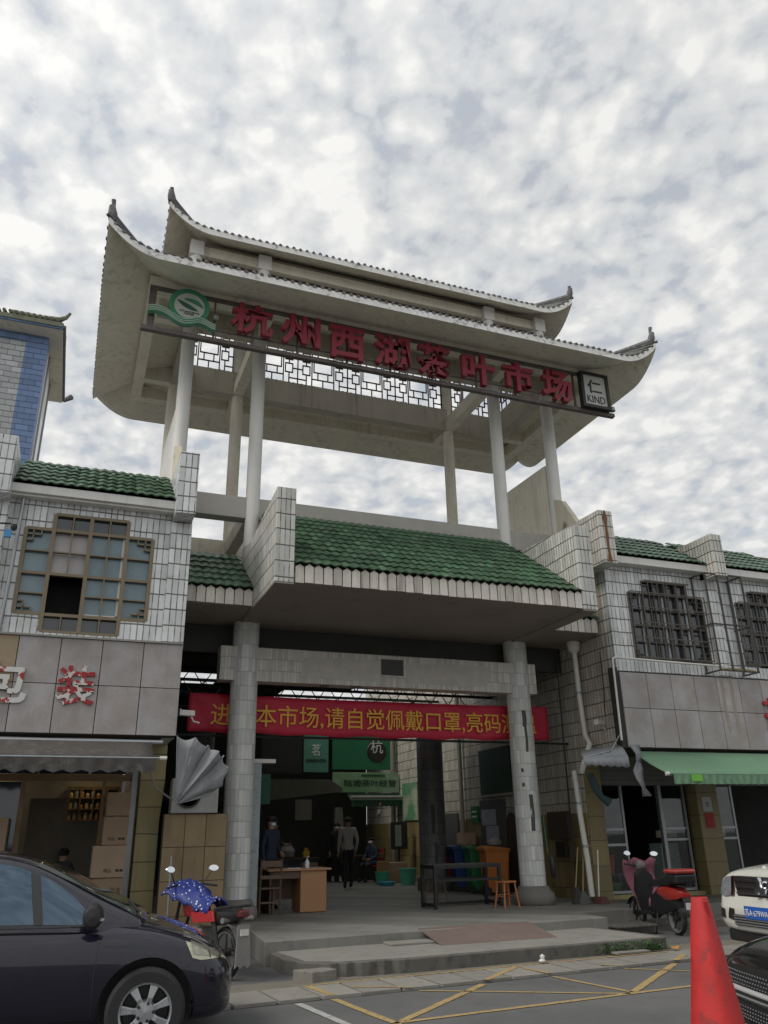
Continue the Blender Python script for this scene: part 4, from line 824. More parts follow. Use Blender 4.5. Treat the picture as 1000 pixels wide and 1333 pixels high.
# security cameras
def camera_thing(p, rz, label):
    t = thing('security_camera', label, 'camera', p, rz); obj('housing', G().box(-.13, .10, -.045, .045, -.04, .05).box(-.16, -.13, -.055, .055, -.045, .065), m_whtpl, t, world=False, bevel=.01); obj('bracket', G().tube([(.05, 0, -.04), (.1, 0, -.12), (.2, 0, -.14)], .015, 6), m_whtpl, t, world=False)
camera_thing((1.78, 13.6, 3.5), .2, 'white security camera below the left end of the red banner'); camera_thing((10.02, 13.9, 3.62), .3, 'white security camera on the right side wall beside the drainpipe')
# left gap: ochre boarded wall, fan unit, folded awning, blue post
ow = thing('ochre_panel_wall', 'low wall of ochre panels between the left wing and the left column', 'wall', (2.1, 14.25, .3)); obj('backing', G().box(1.585, 2.62, 14.2, 14.3, -.02, 1.98), m_fjoint, ow)
for i in range(3):
    for j in range(4): obj('panel', G().box(1.60+i*.34, 1.60+i*.34+.33, 14.18, 14.2, -.02+j*.5, -.02+j*.5+.49), mat('ochre_panel', (.24, .175, .095), .6, .2, 4, .1, rnd=.08, streak=.5, dirt=(.07, .05, .03)), ow)
ac = thing('air_conditioner', 'old grey air conditioner unit standing on the ochre panel wall', 'air conditioner', (2.1, 14.3, 1.98))
obj('case', G().box(1.68, 2.44, 14.12, 14.42, 1.985, 2.53), mat('ac_white', (.30, .30, .28), .5, .15, 3, .1, streak=.4), ac, bevel=.015); obj('fan_grille', G().lathe([(.17, -.02), (.2, -.02), (.2, 0), (0, 0)], (1.95, 14.115, 2.26), 20, axis='y'), m_black, ac); 
for i in range(5): obj('grille_ring', G().lathe([(.03+i*.033, -.012), (.036+i*.033, -.012)], (1.95, 14.1, 2.26), 20, axis='y'), m_alu, ac)
text('logo', 'G', .12, .09, .004, T((2.28, 14.117, 2.35)), rust, ac)
def folded(name, piv, rim, m_, label, depth=.25):
    """collapsed fan of cloth hanging from ribs that meet at a pivot"""
    t = thing(name, label, 'awning', piv); P = Vector(piv); g = G()
    for i, (a, b) in enumerate(zip(rim, rim[1:])):
        a, b = Vector(a), Vector(b); n = 6; rws = []
        for k in range(7):
            q = k/6; row = []
            for j in range(n+1):
                s = j/n; e = a.lerp(b, s); e = e+(P-e)*(.05*math.sin(math.pi*s)); p = P.lerp(e, .06+.94*q); p.y += (-1 if i % 2 else 1)*depth*.3*math.sin(math.pi*s)*q; p += noise.noise_vector(p*7)*.035*q; row.append(p)
            rws.append(row)
        g.sheet(rws)
    o = obj('cloth', g, m_, t, smooth=True); s = o.modifiers.new('thick', 'SOLIDIFY'); s.thickness = .006
    for a in rim: obj('rib', G().tube([P, a], .009, 6), m_alu, t)
grc = mat('grey_canvas', (.25, .26, .27), .85, .25, 3, .2, 30, streak=.4, dirt=(.07, .07, .07))
folded('folded_awning', (1.60, 12.9, 2.08), [(1.53, 12.75, 3.05), (1.80, 12.7, 3.02), (2.02, 12.85, 2.93), (2.16, 12.65, 2.82), (2.27, 12.85, 2.78), (2.33, 12.75, 2.60), (2.26, 12.85, 2.34), (2.1, 12.9, 2.2)], grc, 'grey folded fan awning hanging beside the left column', .13)
obj('skirt', G().box(0, .001, 0, .001, 0, .001), grc) if 0 else None
sa = thing('side_awning', 'small torn grey awning with scalloped hem at the corner beneath the right granite panels', 'awning', (9.6, 13.1, 2.7)); g = G(); g.sheet([[(9.05+.93*i/8, 13.3, 3.0+.13*i/8) for i in range(9)], [(8.93+.98*i/8, 13.1, 2.92+.10*i/8-.02*(i%2)) for i in range(9)], [(8.86+1.0*i/8, 12.95, 2.84+.05*i/8) for i in range(9)]])
n0 = 25; g.sheet([[(8.86+1.0*i/24, 12.95, 2.84+.05*i/24) for i in range(n0)], [(8.86+1.0*i/24, 12.93+.01*(i%3), 2.74-.03*i/24-.03*abs(math.sin(math.pi*i/4))) for i in range(n0)]]); obj('cloth', g, grc, sa, smooth=True).modifiers.new('s', 'SOLIDIFY').thickness = .006
obj('support_arm', G().tube([(8.86, 12.95, 2.84), (9.6, 13.1, 3.0), (10.1, 13.3, 3.45)], .014, 6), m_alu, sa)
g = G(); g.sheet([[(9.95+.05*math.sin(i*1.3)+(.10*i/6)+.05*j, 12.95+.05*math.cos(i*2+j), 3.1-.92*i/6-.0*j) for j in range(4)] for i in range(7)]); o = tag(obj('hanging_cloth', g, grc, smooth=True), 'narrow grey cloth hanging down below the corner of the right granite panels', 'cloth'); o.modifiers.new('s', 'SOLIDIFY').thickness = .02
g = G(); g.tube([(9.42, 13.6, 2.62), (9.5, 13.6, 2.4), (9.62, 13.6, 2.2), (9.78, 13.6, 2.1)], [.07, .08, .06, .09], 8); tag(obj('teal_cloth_bundle', g, mat('dark_teal', (.03, .06, .065), .8), smooth=True), 'dark teal cloth bundle hanging below the torn grey awning', 'cloth')
post = thing('pale_blue_post', 'pale blue painted square post with short arm behind the left column', 'post', (3.33, 15.55, .3)); pbm = mat('pale_blue', (.33, .38, .40), .6, .12, 3, .2, streak=.3, spots=.35); obj('shaft', G().box(3.22, 3.46, 15.5, 15.7, .3, 2.9), pbm, post, bevel=.008); obj('arm', G().box(3.2, 3.72, 15.48, 15.72, 2.9, 2.97), m_whtpl, post)
tag(obj('orange_pole', G().box(2.62, 2.66, 14.6, 14.64, .3, 1.85), mat('orange_paint', (.42, .08, .03), .5)), 'thin orange red pole leaning beside the left column', 'pole')
# left grey awning, right green awning
random.seed(4)
la = thing('grey_awning', 'long dusty grey retractable awning with scalloped hem over the left shop', 'awning', (-1, 12.8, 2.5))
dcan = mat('dusty_canvas', (.07, .063, .058), .85, .25, 3, .2, 20, spots=.45, dirt=(.16, .15, .14), streak=.3)
g = G(); g.sheet([[(x, 13.15, 3.02+.004*math.sin(x*5)) for x in [-6+i*.2 for i in range(37)]], [(x, 12.85, 2.84-.012*abs(math.sin(x*2.2))) for x in [-6+i*.2 for i in range(37)]], [(x, 12.55, 2.70) for x in [-6+i*.2 for i in range(37)]]]); obj('cloth', g, dcan, la, smooth=True).modifiers.new('s', 'SOLIDIFY').thickness = .006
g = G(); valance(g, -6, 1.22, 12.53, 2.53, 2.69, .245, .045, pointed=True); obj('valance', g, dcan, la).modifiers.new('s', 'SOLIDIFY').thickness = .005
obj('front_bar', G().tube([(-6, 12.54, 2.70), (1.36, 12.54, 2.70)], .016, 8), m_alu, la); obj('end_cap', G().tube([(1.28, 12.54, 2.70), (1.38, 12.54, 2.70)], .028, 8), m_whtpl, la); obj('roller', G().tube([(-6, 13.1, 2.98), (1.36, 13.1, 2.98)], .035, 8), m_alu, la)
obj('arm', G().tube([(1.1, 12.6, 2.66), (1.3, 12.9, 2.3), (1.58, 13.15, 2.15)], .014, 6), m_alu, la)
ga = thing('green_awning', 'pale green canvas awning over the right shop with scalloped front hem', 'awning', (12.5, 12.7, 2.5)); gcan = mat('green_canvas', (.14, .26, .16), .8, .1, 2, .15, 20, streak=.25, dirt=(.08, .16, .1)); X0, X1 = 10.14, 15.6
xs_ = [X0+(X1-X0)*i/36 for i in range(37)]
g = G().sheet([[(x, 13.15-.92*t, 3.0-.47*t-.03*math.sin(math.pi*t)*(1+.4*math.sin(x*4.4))) for x in xs_] for t in (0, .25, .5, .75, 1)]); obj('cloth', g, gcan, ga, smooth=True).modifiers.new('s', 'SOLIDIFY').thickness = .006
g = G(); valance(g, X0+.1, X1, 12.22, 2.36, 2.52, .17, .008); obj('valance', g, gcan, ga).modifiers.new('s', 'SOLIDIFY').thickness = .005
obj('front_bar', G().tube([(X0, 12.23, 2.53), (X1, 12.23, 2.53)], .018, 8), gcan, ga); obj('end_cap', G().lathe([(0, -.04), (.035, -.03), (.035, .03), (0, .04)], (X0-.02, 12.23, 2.53), 10, axis='x'), m_whtpl, ga, smooth=True)
obj('arm', G().tube([(10.3, 13.1, 2.85), (10.7, 12.5, 2.62), (10.2, 12.25, 2.5)], .015, 6), m_alu, ga)
obj('hem_tag', G().box(10.62, 10.86, 12.19, 12.205, 2.40, 2.52), mat('tag_lime', (.15, .45, .05), .5), ga)

# ------------------------------------------------------------------ fittings on the right side wall of the passage (x = 10.15)
WX = 10.15
def wallbox(name, y0, y1, z0, z1, m_, label, cat, d=.04): t = thing(name, label, cat, (WX-d, (y0+y1)/2, z0)); obj('panel', G().box(WX-d, WX, y0, y1, z0, z1), m_, t, bevel=.004); return t
t = wallbox('dark_green_board', 17.9, 19.5, 2.5, 3.6, mat('board_green', (.02, .045, .03), .6, .3, 3), 'large dark green board on the right passage wall', 'board'); obj('rail', G().box(WX-.05, WX, 17.8, 19.6, 2.44, 2.5), m_conc, t)
t = wallbox('notice_board', 18.3, 19.6, 1.2, 2.38, mat('board_grey', (.07, .072, .068), .6, .2), 'grey notice board with two white sheets on the right passage wall', 'notice board')
for a, b, c, d in ((18.75, 19.5, 1.78, 2.15), (18.65, 19.3, 1.38, 1.76)): obj('paper', G().box(WX-.048, WX-.041, a, b, c, d), mat('paper_grey', (.30, .31, .33), .8), t)
t = wallbox('green_notice', 19.72, 20.12, 1.86, 2.25, mat('notice_green', (.02, .17, .06), .5), 'small bright green notice on the right passage wall', 'notice'); 
for z in (2.1, 1.98): obj('print', G().box(WX-.046, WX-.041, 19.8, 20.05, z, z+.04), wm_, t)
t = thing('arched_doorway', 'narrow brown arched doorway in the right passage wall', 'doorway', (WX, 18, .3)); g = G(); A = [(17.75+.27*(1-math.cos(math.pi*i/10))-.0, 1.75+.3*math.sin(math.pi*i/10)) for i in range(11)]; g.prism([(17.75, .3)]+A+[(18.29, .3)], 'x', WX-.03, WX); obj('door', g, mat('door_brown', (.045, .028, .02), .6, .3), t)
B = [(17.68+.34*(1-math.cos(math.pi*i/10)), 1.75+.4*math.sin(math.pi*i/10)) for i in range(11)]
obj('surround', G().prism([(17.68, .3)]+B+[(18.36, .3)], 'x', WX-.012, WX-.001), m_conc, t)
wallbox('metal_door', 20.95, 22.2, .3, 2.12, mat('door_grey', (.10, .10, .10), .5, .2), 'plain dark grey metal door on the right passage wall', 'door')
wallbox('green_poster', 23.7, 24.9, 2.0, 3.1, mat('poster_green', (.10, .25, .13), .6, .3, 2, col2=(.35, .38, .26), c2s=1.5), 'pale green poster on the far end of the right passage wall', 'poster')
t = wallbox('power_box', 15.5, 16.3, 1.45, 2.0, mat('board_brown', (.05, .032, .022), .7, .3), 'dark brown meter board beside the right front column', 'box', .1); obj('meter', G().box(WX-.2, WX-.1, 15.55, 15.9, 1.1, 1.4), m_black, t); 
pipe('wall_pipe', [(10.05, 20.5, 5.2), (10.05, 20.5, 1.6)], .06, m_conc, 'grey vertical pipe on the right passage wall above the bins')
pipe('tall_drainpipe', [(10.0, 25.4, 5.2), (10.0, 25.4, .35)], .08, m_conc, 'tall grey pipe at the far end of the right passage wall'); pipe('black_cable', [(9.98, 15.2, 5.2), (9.98, 15.25, 3.0), (10.0, 15.3, .6)], .02, m_black, 'black cable running down the side wall behind the right column', 'cable')
pipe('black_cable', [(9.95, 13.55, 5.0), (9.97, 13.6, 4.2), (9.93, 13.6, 3.7)], .012, m_black, 'thin black cable on the corner above the security camera', 'cable')
fc = thing('fire_cabinet', 'small glass fronted cabinet on the pole at the end of the passage', 'cabinet', (9.62, 24, 1.2)); obj('case', G().box(9.4, 9.85, 23.9, 24.15, 1.2, 1.95), m_black, fc); obj('pane', G().box(9.45, 9.65, 23.89, 23.899, 1.28, 1.87), mat('cab_glass', (.22, .24, .22), .2), fc); obj('leg', G().box(9.6, 9.64, 24, 24.04, .3, 1.2), m_black, fc)
# wheelie bins
def bin_(x, y, col, nm, label, lid=True):
    t = thing('wheelie_bin', label, 'bin', (x, y, .3), R(80), 'wheeled bins along the right passage wall'); m_ = mat(nm, col, .45, .15, 5, .1, spots=.2)
    g = G(); a, b, h = .22, .28, .92
    g.add([(-a, -a, .06), (a, -a, .06), (a, a, .06), (-a, a, .06), (-b, -b, h), (b, -b, h), (b, b, h), (-b, b, h)], [(0, 3, 2, 1), (4, 5, 6, 7), (0, 1, 5, 4), (1, 2, 6, 5), (2, 3, 7, 6), (3, 0, 4, 7)])
    obj('body', g, m_, t, world=False, bevel=.02); obj('rim', G().box(-.30, .30, -.30, .30, .90, .94), m_, t, world=False, bevel=.01)
    obj('lid', G().prism([(-.31, .945), (-.31, .97), (.2, 1.03), (.33, 1.0), (.33, .945)], 'x', -.30, .30), m_, t, world=False, bevel=.008)
    for s in (-1, 1): obj('wheel', G().lathe([(0, -.03), (.09, -.03), (.09, .03), (0, .03)], (s*.2, .25, .09), 12, axis='x'), m_black, t, world=False)
    obj('handle', G().tube([(-.22, .36, .95), (.22, .36, .95)], .015, 6), m_, t, world=False); return t
bin_(9.45, 20.35, (.32, .02, .02), 'bin_red', 'red wheeled bin farthest back in the row'); bin_(9.5, 19.5, (.015, .05, .18), 'bin_blue', 'dark blue wheeled bin between the red and the green one'); bin_(9.5, 18.65, (.015, .14, .05), 'bin_green', 'green wheeled bin between the blue and the orange one')
ob_ = bin_(9.45, 17.75, (.42, .14, .025), 'bin_orange', 'orange wheeled bin nearest the street with a pale sack on top')
tag(obj('rubbish_sack', G().lathe([(0, 0), (.16, .02), (.18, .08), (.08, .15), (0, .17)], (9.45, 17.7, 1.33), 9), m_conc, smooth=True), 'pale crumpled sack lying on the orange bin lid', 'sack')
tag(obj('cardboard_sheet', G().box(10.02, 10.06, 19.8, 20.85, 1.33, 1.62), cbm2), 'flat cardboard sheet leaning on the wall above the bins', 'cardboard')
# steel table frame, stools
def frame_table(t, x0, x1, y0, y1, z0, h, r, m_):
    for x in (x0, x1):
        for y in (y0, y1): obj('leg', G().box(x-r, x+r, y-r, y+r, z0, z0+h), m_, t)
    for y in (y0, y1):
        obj('rail', G().box(x0+r, x1-r, y-r, y+r, z0+h-2*r, z0+h), m_, t); obj('lower_rail', G().box(x0+r, x1-r, y-r*.8, y+r*.8, z0+h*.62, z0+h*.62+2*r*.8), m_, t)
    for x in (x0, x1): obj('end_rail', G().box(x-r, x+r, y0+r, y1-r, z0+h-2*r, z0+h), m_, t); obj('foot_rail', G().box(x-r, x+r, y0+r, y1-r, z0+.03, z0+.03+2*r), m_, t)
tb = thing('steel_table', 'long black square tube table frame standing behind the orange stool', 'table', (7.4, 15.4, .3)); frame_table(tb, 6.75, 8.12, 15.08, 15.68, .3, .74, .028, m_black)
obj('top', G().box(6.72, 8.15, 15.05, 15.71, 1.041, 1.055), mat('table_top', (.045, .042, .04), .5, .2), tb); obj('long_foot_rail', G().box(6.78, 8.09, 15.66, 15.70, .33, .37), m_black, tb)
def stool(x, y, rz, m_, label, h=.46):
    t = thing('wooden_stool', label, 'stool', (x, y, .3), rz)
    obj('seat', G().box(-.15, .15, -.13, .13, h-.03, h), m_, t, world=False, bevel=.005)
    for sx in (-1, 1):
        for sy in (-1, 1): obj('leg', G().tube([(sx*.12, sy*.10, h-.03), (sx*.17, sy*.15, 0)], .016, 6), m_, t, world=False)
        obj('stretcher', G().tube([(sx*.145, -.125, .2), (sx*.145, .125, .2)], .01, 6), m_, t, world=False)
    obj('stretcher', G().tube([(-.15, .12, .22), (.15, .12, .22)], .01, 6), m_, t, world=False); return t
stool(8.0, 14.62, .15, mat('stool_orange', (.42, .15, .05), .45, .15, 8), 'orange varnished wooden stool beside the right column base'); stool(7.45, 16.6, .3, mat('stool_brown', (.16, .11, .06), .6), 'small brown stool seen through the black table frame')
# desk, chair, bottle
wd = mat('desk_wood', (.36, .19, .085), .45, .1, 2, .05); wdd = mat('desk_dark', (.10, .06, .035), .5, .2)
dk = thing('desk', 'orange brown wooden desk with a panel front standing in the gateway', 'desk', (4.4, 16.1, .3))
obj('pedestal', G().box(4.34, 4.84, 15.8, 16.4, .31, 1.01), wd, dk, bevel=.004); obj('top', G().box(3.7, 4.92, 15.74, 16.46, 1.012, 1.045), wd, dk, bevel=.004); obj('side_panel', G().box(3.76, 3.79, 15.82, 16.4, .31, 1.01), wdd, dk); obj('back_panel', G().box(3.79, 4.335, 16.34, 16.37, .5, 1.01), wdd, dk); obj('drawer', G().box(3.8, 4.33, 15.82, 16.3, .88, 1.0), wdd, dk)
bt_ = thing('sanitizer_bottle', 'small clear pump bottle standing on the desk', 'bottle', (4.5, 15.95, 1.046)); obj('body', G().lathe([(0, 0), (.045, 0), (.045, .11), (.02, .14), (.02, .15)], (4.5, 15.95, 1.047), 12), mat('bottle_white', (.6, .62, .62), .2), bt_, smooth=True); obj('pump', G().tube([(4.5, 15.95, 1.195), (4.5, 15.95, 1.24), (4.54, 15.95, 1.245)], .009, 6), m_whtpl, bt_)
tag(obj('papers', G().box(4.1, 4.35, 15.85, 16.05, 1.046, 1.056), mat('paper2', (.5, .5, .5), .8)), 'few white papers lying on the desk left of the bottle', 'papers')
def chair(name, x, y, rz, fm, sm, label, z=.3):
    t = thing(name, label, 'chair', (x, y, z), rz)
    obj('seat', G().box(-.21, .21, -.2, .2, .43, .46), sm, t, world=False, bevel=.006)
    for sx in (-1, 1):
        obj('leg', G().box(sx*.19-.02, sx*.19+.02, -.2, -.16, 0, .43), fm, t, world=False); obj('leg', G().tube([(sx*.19, .19, 0), (sx*.19, .19, .46), (sx*.19, .25, .92)], .02, 6), fm, t, world=False)
    obj('top_rail', G().box(-.2, .2, .235, .26, .80, .90), sm, t, world=False); obj('mid_rail', G().box(-.2, .2, .215, .235, .60, .66), sm, t, world=False); obj('stretcher', G().box(-.19, .19, .17, .19, .2, .23), fm, t, world=False); return t
chair('wooden_chair', 3.68, 15.7, R(185), wdd, wdd, 'dark wooden chair with ladder back in front of the desk'); chair('red_chair', 9.05, 24.6, R(-60), m_black, mat('chair_red', (.30, .02, .03), .5), 'red padded chair near the far tea shop')
# tubs, boxes, far counters, goods
bucket('teal_bucket', 9.3, 22.6, .3, .24, .42, mat('tub_teal', (.10, .42, .30), .5), 'pale teal plastic tub standing left of the inner column'); bucket('teal_bucket', 8.75, 23.2, .3, .2, .34, mat('tub_green', (.08, .40, .25), .5), 'smaller green plastic tub beside the cardboard cartons'); bucket('cyan_basin', 8.7, 22.7, .3, .22, .1, mat('basin_cyan', (.06, .38, .45), .5), 'cyan basin on the floor in front of the green tub', 'basin')
tag(obj('carton', G().box(9.1, 9.7, 23.6, 24.0, .3, .85), cbm2, bevel=.005), 'open cardboard carton on the floor beneath the fire cabinet', 'box'); tag(obj('carton', G().box(8.7, 9.02, 23.35, 23.5, .62, .9), mat('carton_orange', (.3, .16, .07), .8), bevel=.005), 'small orange carton standing in the green tub', 'box')
ct = thing('tea_counter', 'dark counter with yellow bags of tea in front of the far shop', 'counter', (9.2, 25.8, .3)); obj('body', G().box(8.0, 9.5, 25.6, 26.1, .3, .98), m_dk, ct); obj('top', G().box(7.95, 9.55, 25.55, 26.15, .98, 1.02), wdd, ct)
ct2 = thing('display_counter', 'counter with pale cartons below it behind the grey jacketed man', 'counter', (7.2, 26.2, .3)); obj('body', G().box(5.9, 7.7, 26.0, 26.5, .3, .95), mat('counter_blue', (.05, .07, .075), .7, .3), ct2); obj('top', G().box(5.85, 7.75, 25.95, 26.55, .95, .99), wdd, ct2); obj('carton', G().box(7.1, 7.6, 25.7, 25.98, .31, .85), cbm2, ct2)
ybag = mat('yellow_bag', (.62, .42, .03), .5, .2)
for x, y, z, s, lb_ in ((8.2, 25.75, 1.025, 1, 'yellow bag standing on the left end of the dark tea counter'), (7.35, 26.2, .995, .8, 'small yellow box on the display counter behind the walking man'), (8.42, 25.75, 1.025, .8, 'smaller yellow bag right beside the tall yellow bag')):
    tag(obj('yellow_bag', G().prism([(-.12*s, 0), (.12*s, 0), (.15*s, .2*s), (.06*s, .26*s), (.08*s, .34*s), (-.08*s, .34*s), (-.05*s, .26*s), (-.14*s, .18*s)], 'y', -.06, .06), ybag, bevel=.02, loc=(x, y, z)), lb_, 'bag')
tag(obj('white_sack', G().lathe([(0, 0), (.22, .03), (.25, .2), (.12, .38), (0, .42)], (6.75, 26.2, .995), 10), m_conc, smooth=True), 'pale sack leaning on the display counter', 'sack')
tag(obj('yellow_sack', G().lathe([(0, 0), (.15, .03), (.17, .15), (.06, .26), (0, .28)], (3.62, 17.0, 1.03), 10), mat('sack_yellow', (.42, .40, .22), .6), smooth=True), 'pale yellow plastic sack at the side of the standing guard', 'sack')
tag(obj('side_cupboard', G().box(3.3, 3.95, 16.85, 17.3, .3, 1.03), wdd, bevel=.005), 'low dark cupboard beside the pale blue post', 'cupboard')
# cleaning tools by the drainpipe
def broom(nm, a, b, m_, hm, label, head):
    t = thing(nm, label, 'broom', b); obj('stick', G().tube([a, b], .014, 6), m_, t); obj('head', head, hm, t); return t
stk = mat('stick_wood', (.30, .22, .10), .7); bh = mat('broom_dark', (.05, .045, .04), .9)
broom('broom', (9.74, 14.75, 1.3), (9.50, 14.6, .55), stk, bh, 'bamboo handled broom leaning left of the drainpipe', G().prism([(9.42, .3), (9.62, .3), (9.54, .6), (9.48, .6)], 'y', 14.55, 14.65))
broom('broom', (9.88, 14.75, 1.35), (9.66, 14.6, .5), stk, mat('mop_grey', (.10, .10, .10), .95), 'mop with grey strands standing between broom and drainpipe', G().lathe([(.16, 0), (.14, .08), (.05, .2), (.015, .22)], (9.66, 14.6, .305), 10))
broom('dustpan_and_stick', (10.1, 14.6, 1.25), (9.95, 14.5, .42), m_whtpl, mat('dustpan_maroon', (.11, .04, .035), .6), 'maroon long handled dustpan right of the drainpipe foot', G().prism([(9.82, .3), (10.06, .3), (10.0, .42), (9.88, .42)], 'y', 14.3, 14.55))
um = thing('black_umbrella', 'folded black umbrella hanging against the right front column', 'umbrella', (9.18, 14.85, .6)); obj('canopy', G().lathe([(.01, 0), (.05, .06), (.06, .3), (.03, .42), (.012, .45)], (9.19, 14.85, .75), 8), m_black, um, smooth=True); obj('shaft', G().tube([(9.19, 14.85, .6), (9.19, 14.85, 1.35), (9.15, 14.85, 1.4)], .008, 5), m_black, um)
pipe('green_hose', [(9.1, 14.9, 1.9), (9.12, 14.88, 1.2)], .01, mat('hose_green', (.02, .2, .1), .5), 'thin green cord on the right edge of the right column', 'cord')
# ------------------------------------------------------------------ vehicles
from mathutils.bvhtree import BVHTree
def loft(sts, sect, close=True):
    g = G(); n = None; rows = []
    for s in sts:
        h = sect(*s[1:]); ring = [(s[0], -y, z) for y, z in h]+[(s[0], y, z) for y, z in h[-2:0:-1]]; rows.append(ring); n = len(ring)
    vs = [p for r in rows for p in r]; fs = [(i*n+j, i*n+(j+1) % n, (i+1)*n+(j+1) % n, (i+1)*n+j) for i in range(len(rows)-1) for j in range(n)]
    if close: fs += [tuple(range(n))[::-1], tuple((len(rows)-1)*n+j for j in range(n))]
    return g.add(vs, fs)
def body_sect(w, zb, zs, zt): return [(0, zb), (w*.80, zb), (w*.96, zb+.07), (w, zb+(zs-zb)*.45), (w*.99, zb+(zs-zb)*.75), (w*.945, zs), (w*.62, zs+(zt-zs)*.75), (0, zt)]
def make_body(name, sts, m_, parent, wells=(), sub=2, sect=body_sect):
    o = obj(name, loft(sts, sect), m_, parent, world=False, smooth=True)
    s = o.modifiers.new('s', 'SUBSURF'); s.levels = s.render_levels = sub
    cut = []
    for (x, y, z, r, hw) in wells:
        c = obj('cut', G().lathe([(0, -hw), (r, -hw), (r, hw), (0, hw)], (x, y, z), 40, axis='y'), m_black, parent, world=False); cut.append(c)
        b = o.modifiers.new('b', 'BOOLEAN'); b.operation = 'DIFFERENCE'; b.object = c; b.solver = 'EXACT'
    bake(o)
    for c in cut: bpy.data.objects.remove(c)
    for p in o.data.polygons: p.use_smooth = True
    o.data.set_sharp_from_angle(angle=R(35))
    bm = bmesh.new(); bm.from_mesh(o.data); bv = BVHTree.FromBMesh(bm); bm.free(); return o, bv
def patch_on(bv, name, lo, hi, m_, parent, side=None, off=.004, thick=.006, nu=14, nv=5, ax='y', s=-1, ref=None):
    """piece laid on a body: lower and upper edge polylines given in the plane seen along axis ax"""
    def samp(P, t):
        q = t*(len(P)-1); i = min(int(q), len(P)-2); f = q-i; return tuple(P[i][k]*(1-f)+P[i+1][k]*f for k in (0, 1))
    rows = []
    for j in range(nv+1):
        row = []
        for i in range(nu+1):
            a, b = samp(lo, i/nu), samp(hi, i/nu); u, z = a[0]+(b[0]-a[0])*j/nv, a[1]+(b[1]-a[1])*j/nv
            if ax == 'y': o_, d = Vector((u, s*3, z)), Vector((0, -s, 0))
            elif ax == 'x': o_, d = Vector((4, u, z)), Vector((-1, 0, 0))
            else: o_, d = Vector((u, z, 3)), Vector((0, 0, -1))
            h = bv.ray_cast(o_, d)
            row.append(h[0]-d*off if h[0] is not None else (rows[-1][i] if rows else Vector((u, s*.8 if ax == 'y' else z, z))))
        rows.append(row)
    o = obj(name, G().sheet(rows), m_, parent, world=False, smooth=True, fix=False)
    return o
tyre = mat('tyre_rubber', (.022, .022, .022), .85, .2, 10, .3, 60); rimm = mat('alloy_rim', (.42, .43, .44), .3, .1, 4, .05, metal=.7); chrome = mat('chrome', (.62, .63, .65), .12, .05, metal=1.)
def wheel(parent, x, y, z, r, w, s=-1, spokes=7, m_=None, rr=.66):
    """s: side the face looks to (-1: towards local -y)"""
    t = obj('wheel', G().lathe([(r*rr, -w/2), (r*.9, -w/2), (r*.985, -w/2+.025), (r, -w*.25), (r, w*.25), (r*.985, w/2-.025), (r*.9, w/2), (r*rr, w/2)], (0, 0, 0), 44, axis='y', cap=False), tyre, parent, world=False, smooth=True, loc=(x, y, z))
    R_ = r*rr; f = s*(w/2-.02)
    obj('rim', G().lathe([(R_*1.0, f+s*.015), (R_*.93, f+s*.01), (R_*.9, f-s*.06), (R_*.88, -f)], (0, 0, 0), 44, axis='y', cap=False), m_ or rimm, t, world=False, smooth=True)
    obj('brake_disc', G().lathe([(0, f-s*.09), (R_*.86, f-s*.09), (R_*.86, f-s*.11), (0, f-s*.11)], (0, 0, 0), 28, axis='y'), m_black, t, world=False)
    for k in range(spokes):
        a = 2*math.pi*k/spokes+.35; g = G(); pr = [(.12*R_, .13*R_, 0), (.5*R_, .105*R_, .012), (.93*R_, .17*R_, .004)]; vs = []
        for q, hw, dz in pr:
            for sgn in (-1, 1):
                for dp in (0, -.035): vs.append((q*math.cos(a)-sgn*hw*math.sin(a), f+s*(dz+dp), q*math.sin(a)+sgn*hw*math.cos(a)))
        fs = []
        for i in (0, 1): o_ = i*4; fs += [(o_, o_+4, o_+6, o_+2), (o_+1, o_+3, o_+7, o_+5), (o_, o_+1, o_+5, o_+4), (o_+2, o_+6, o_+7, o_+3)]
        g.add(vs, fs+[(0, 2, 3, 1), (8, 9, 11, 10)]); obj('spoke', g, m_ or rimm, t, world=False, bevel=.006)
    obj('hub', G().lathe([(0, f+s*.025), (.07, f+s*.02), (.085, f-s*.03)], (0, 0, 0), 20, axis='y'), m_ or rimm, t, world=False, smooth=True)
    for k in range(5):
        a = 2*math.pi*k/5; obj('wheel_nut', G().lathe([(0, f+s*.03), (.012, f+s*.03), (.012, f)], (.055*math.cos(a)*1.15, 0, .055*math.sin(a)*1.15), 8, axis='y'), m_black, t, world=False)
    return t
# ---- dark purple people carrier, nose to the right
mp = thing('people_carrier', 'dark purple people carrier parked at the left, front half in view', 'car', (.84, 7.74, 0), R(-5))
paint = mat('purple_paint', (.007, .0065, .016), .3, .06, 2, .01, 30, coat=1., spec=.2)
O = (0, .88)                                             # local: x forward from the front wheel, near side at y = -.02
sts = [(.74, .30, .30, .46, .50), (.72, .52, .23, .54, .565), (.65, .70, .19, .63, .645), (.54, .80, .18, .70, .735), (.40, .855, .18, .785, .81), (.2, .875, .18, .865, .885), (-.1, .885, .18, .925, .975), (-.5, .89, .18, .95, 1.01), (-1.3, .89, .18, .975, 1.0), (-2.4, .89, .18, 1.0, 1.03), (-3.1, .86, .2, 1.02, 1.05), (-3.35, .75, .3, .98, 1.0)]
shell = thing('b', None, None) if 0 else None
piv = Vector((0, .88, 0))
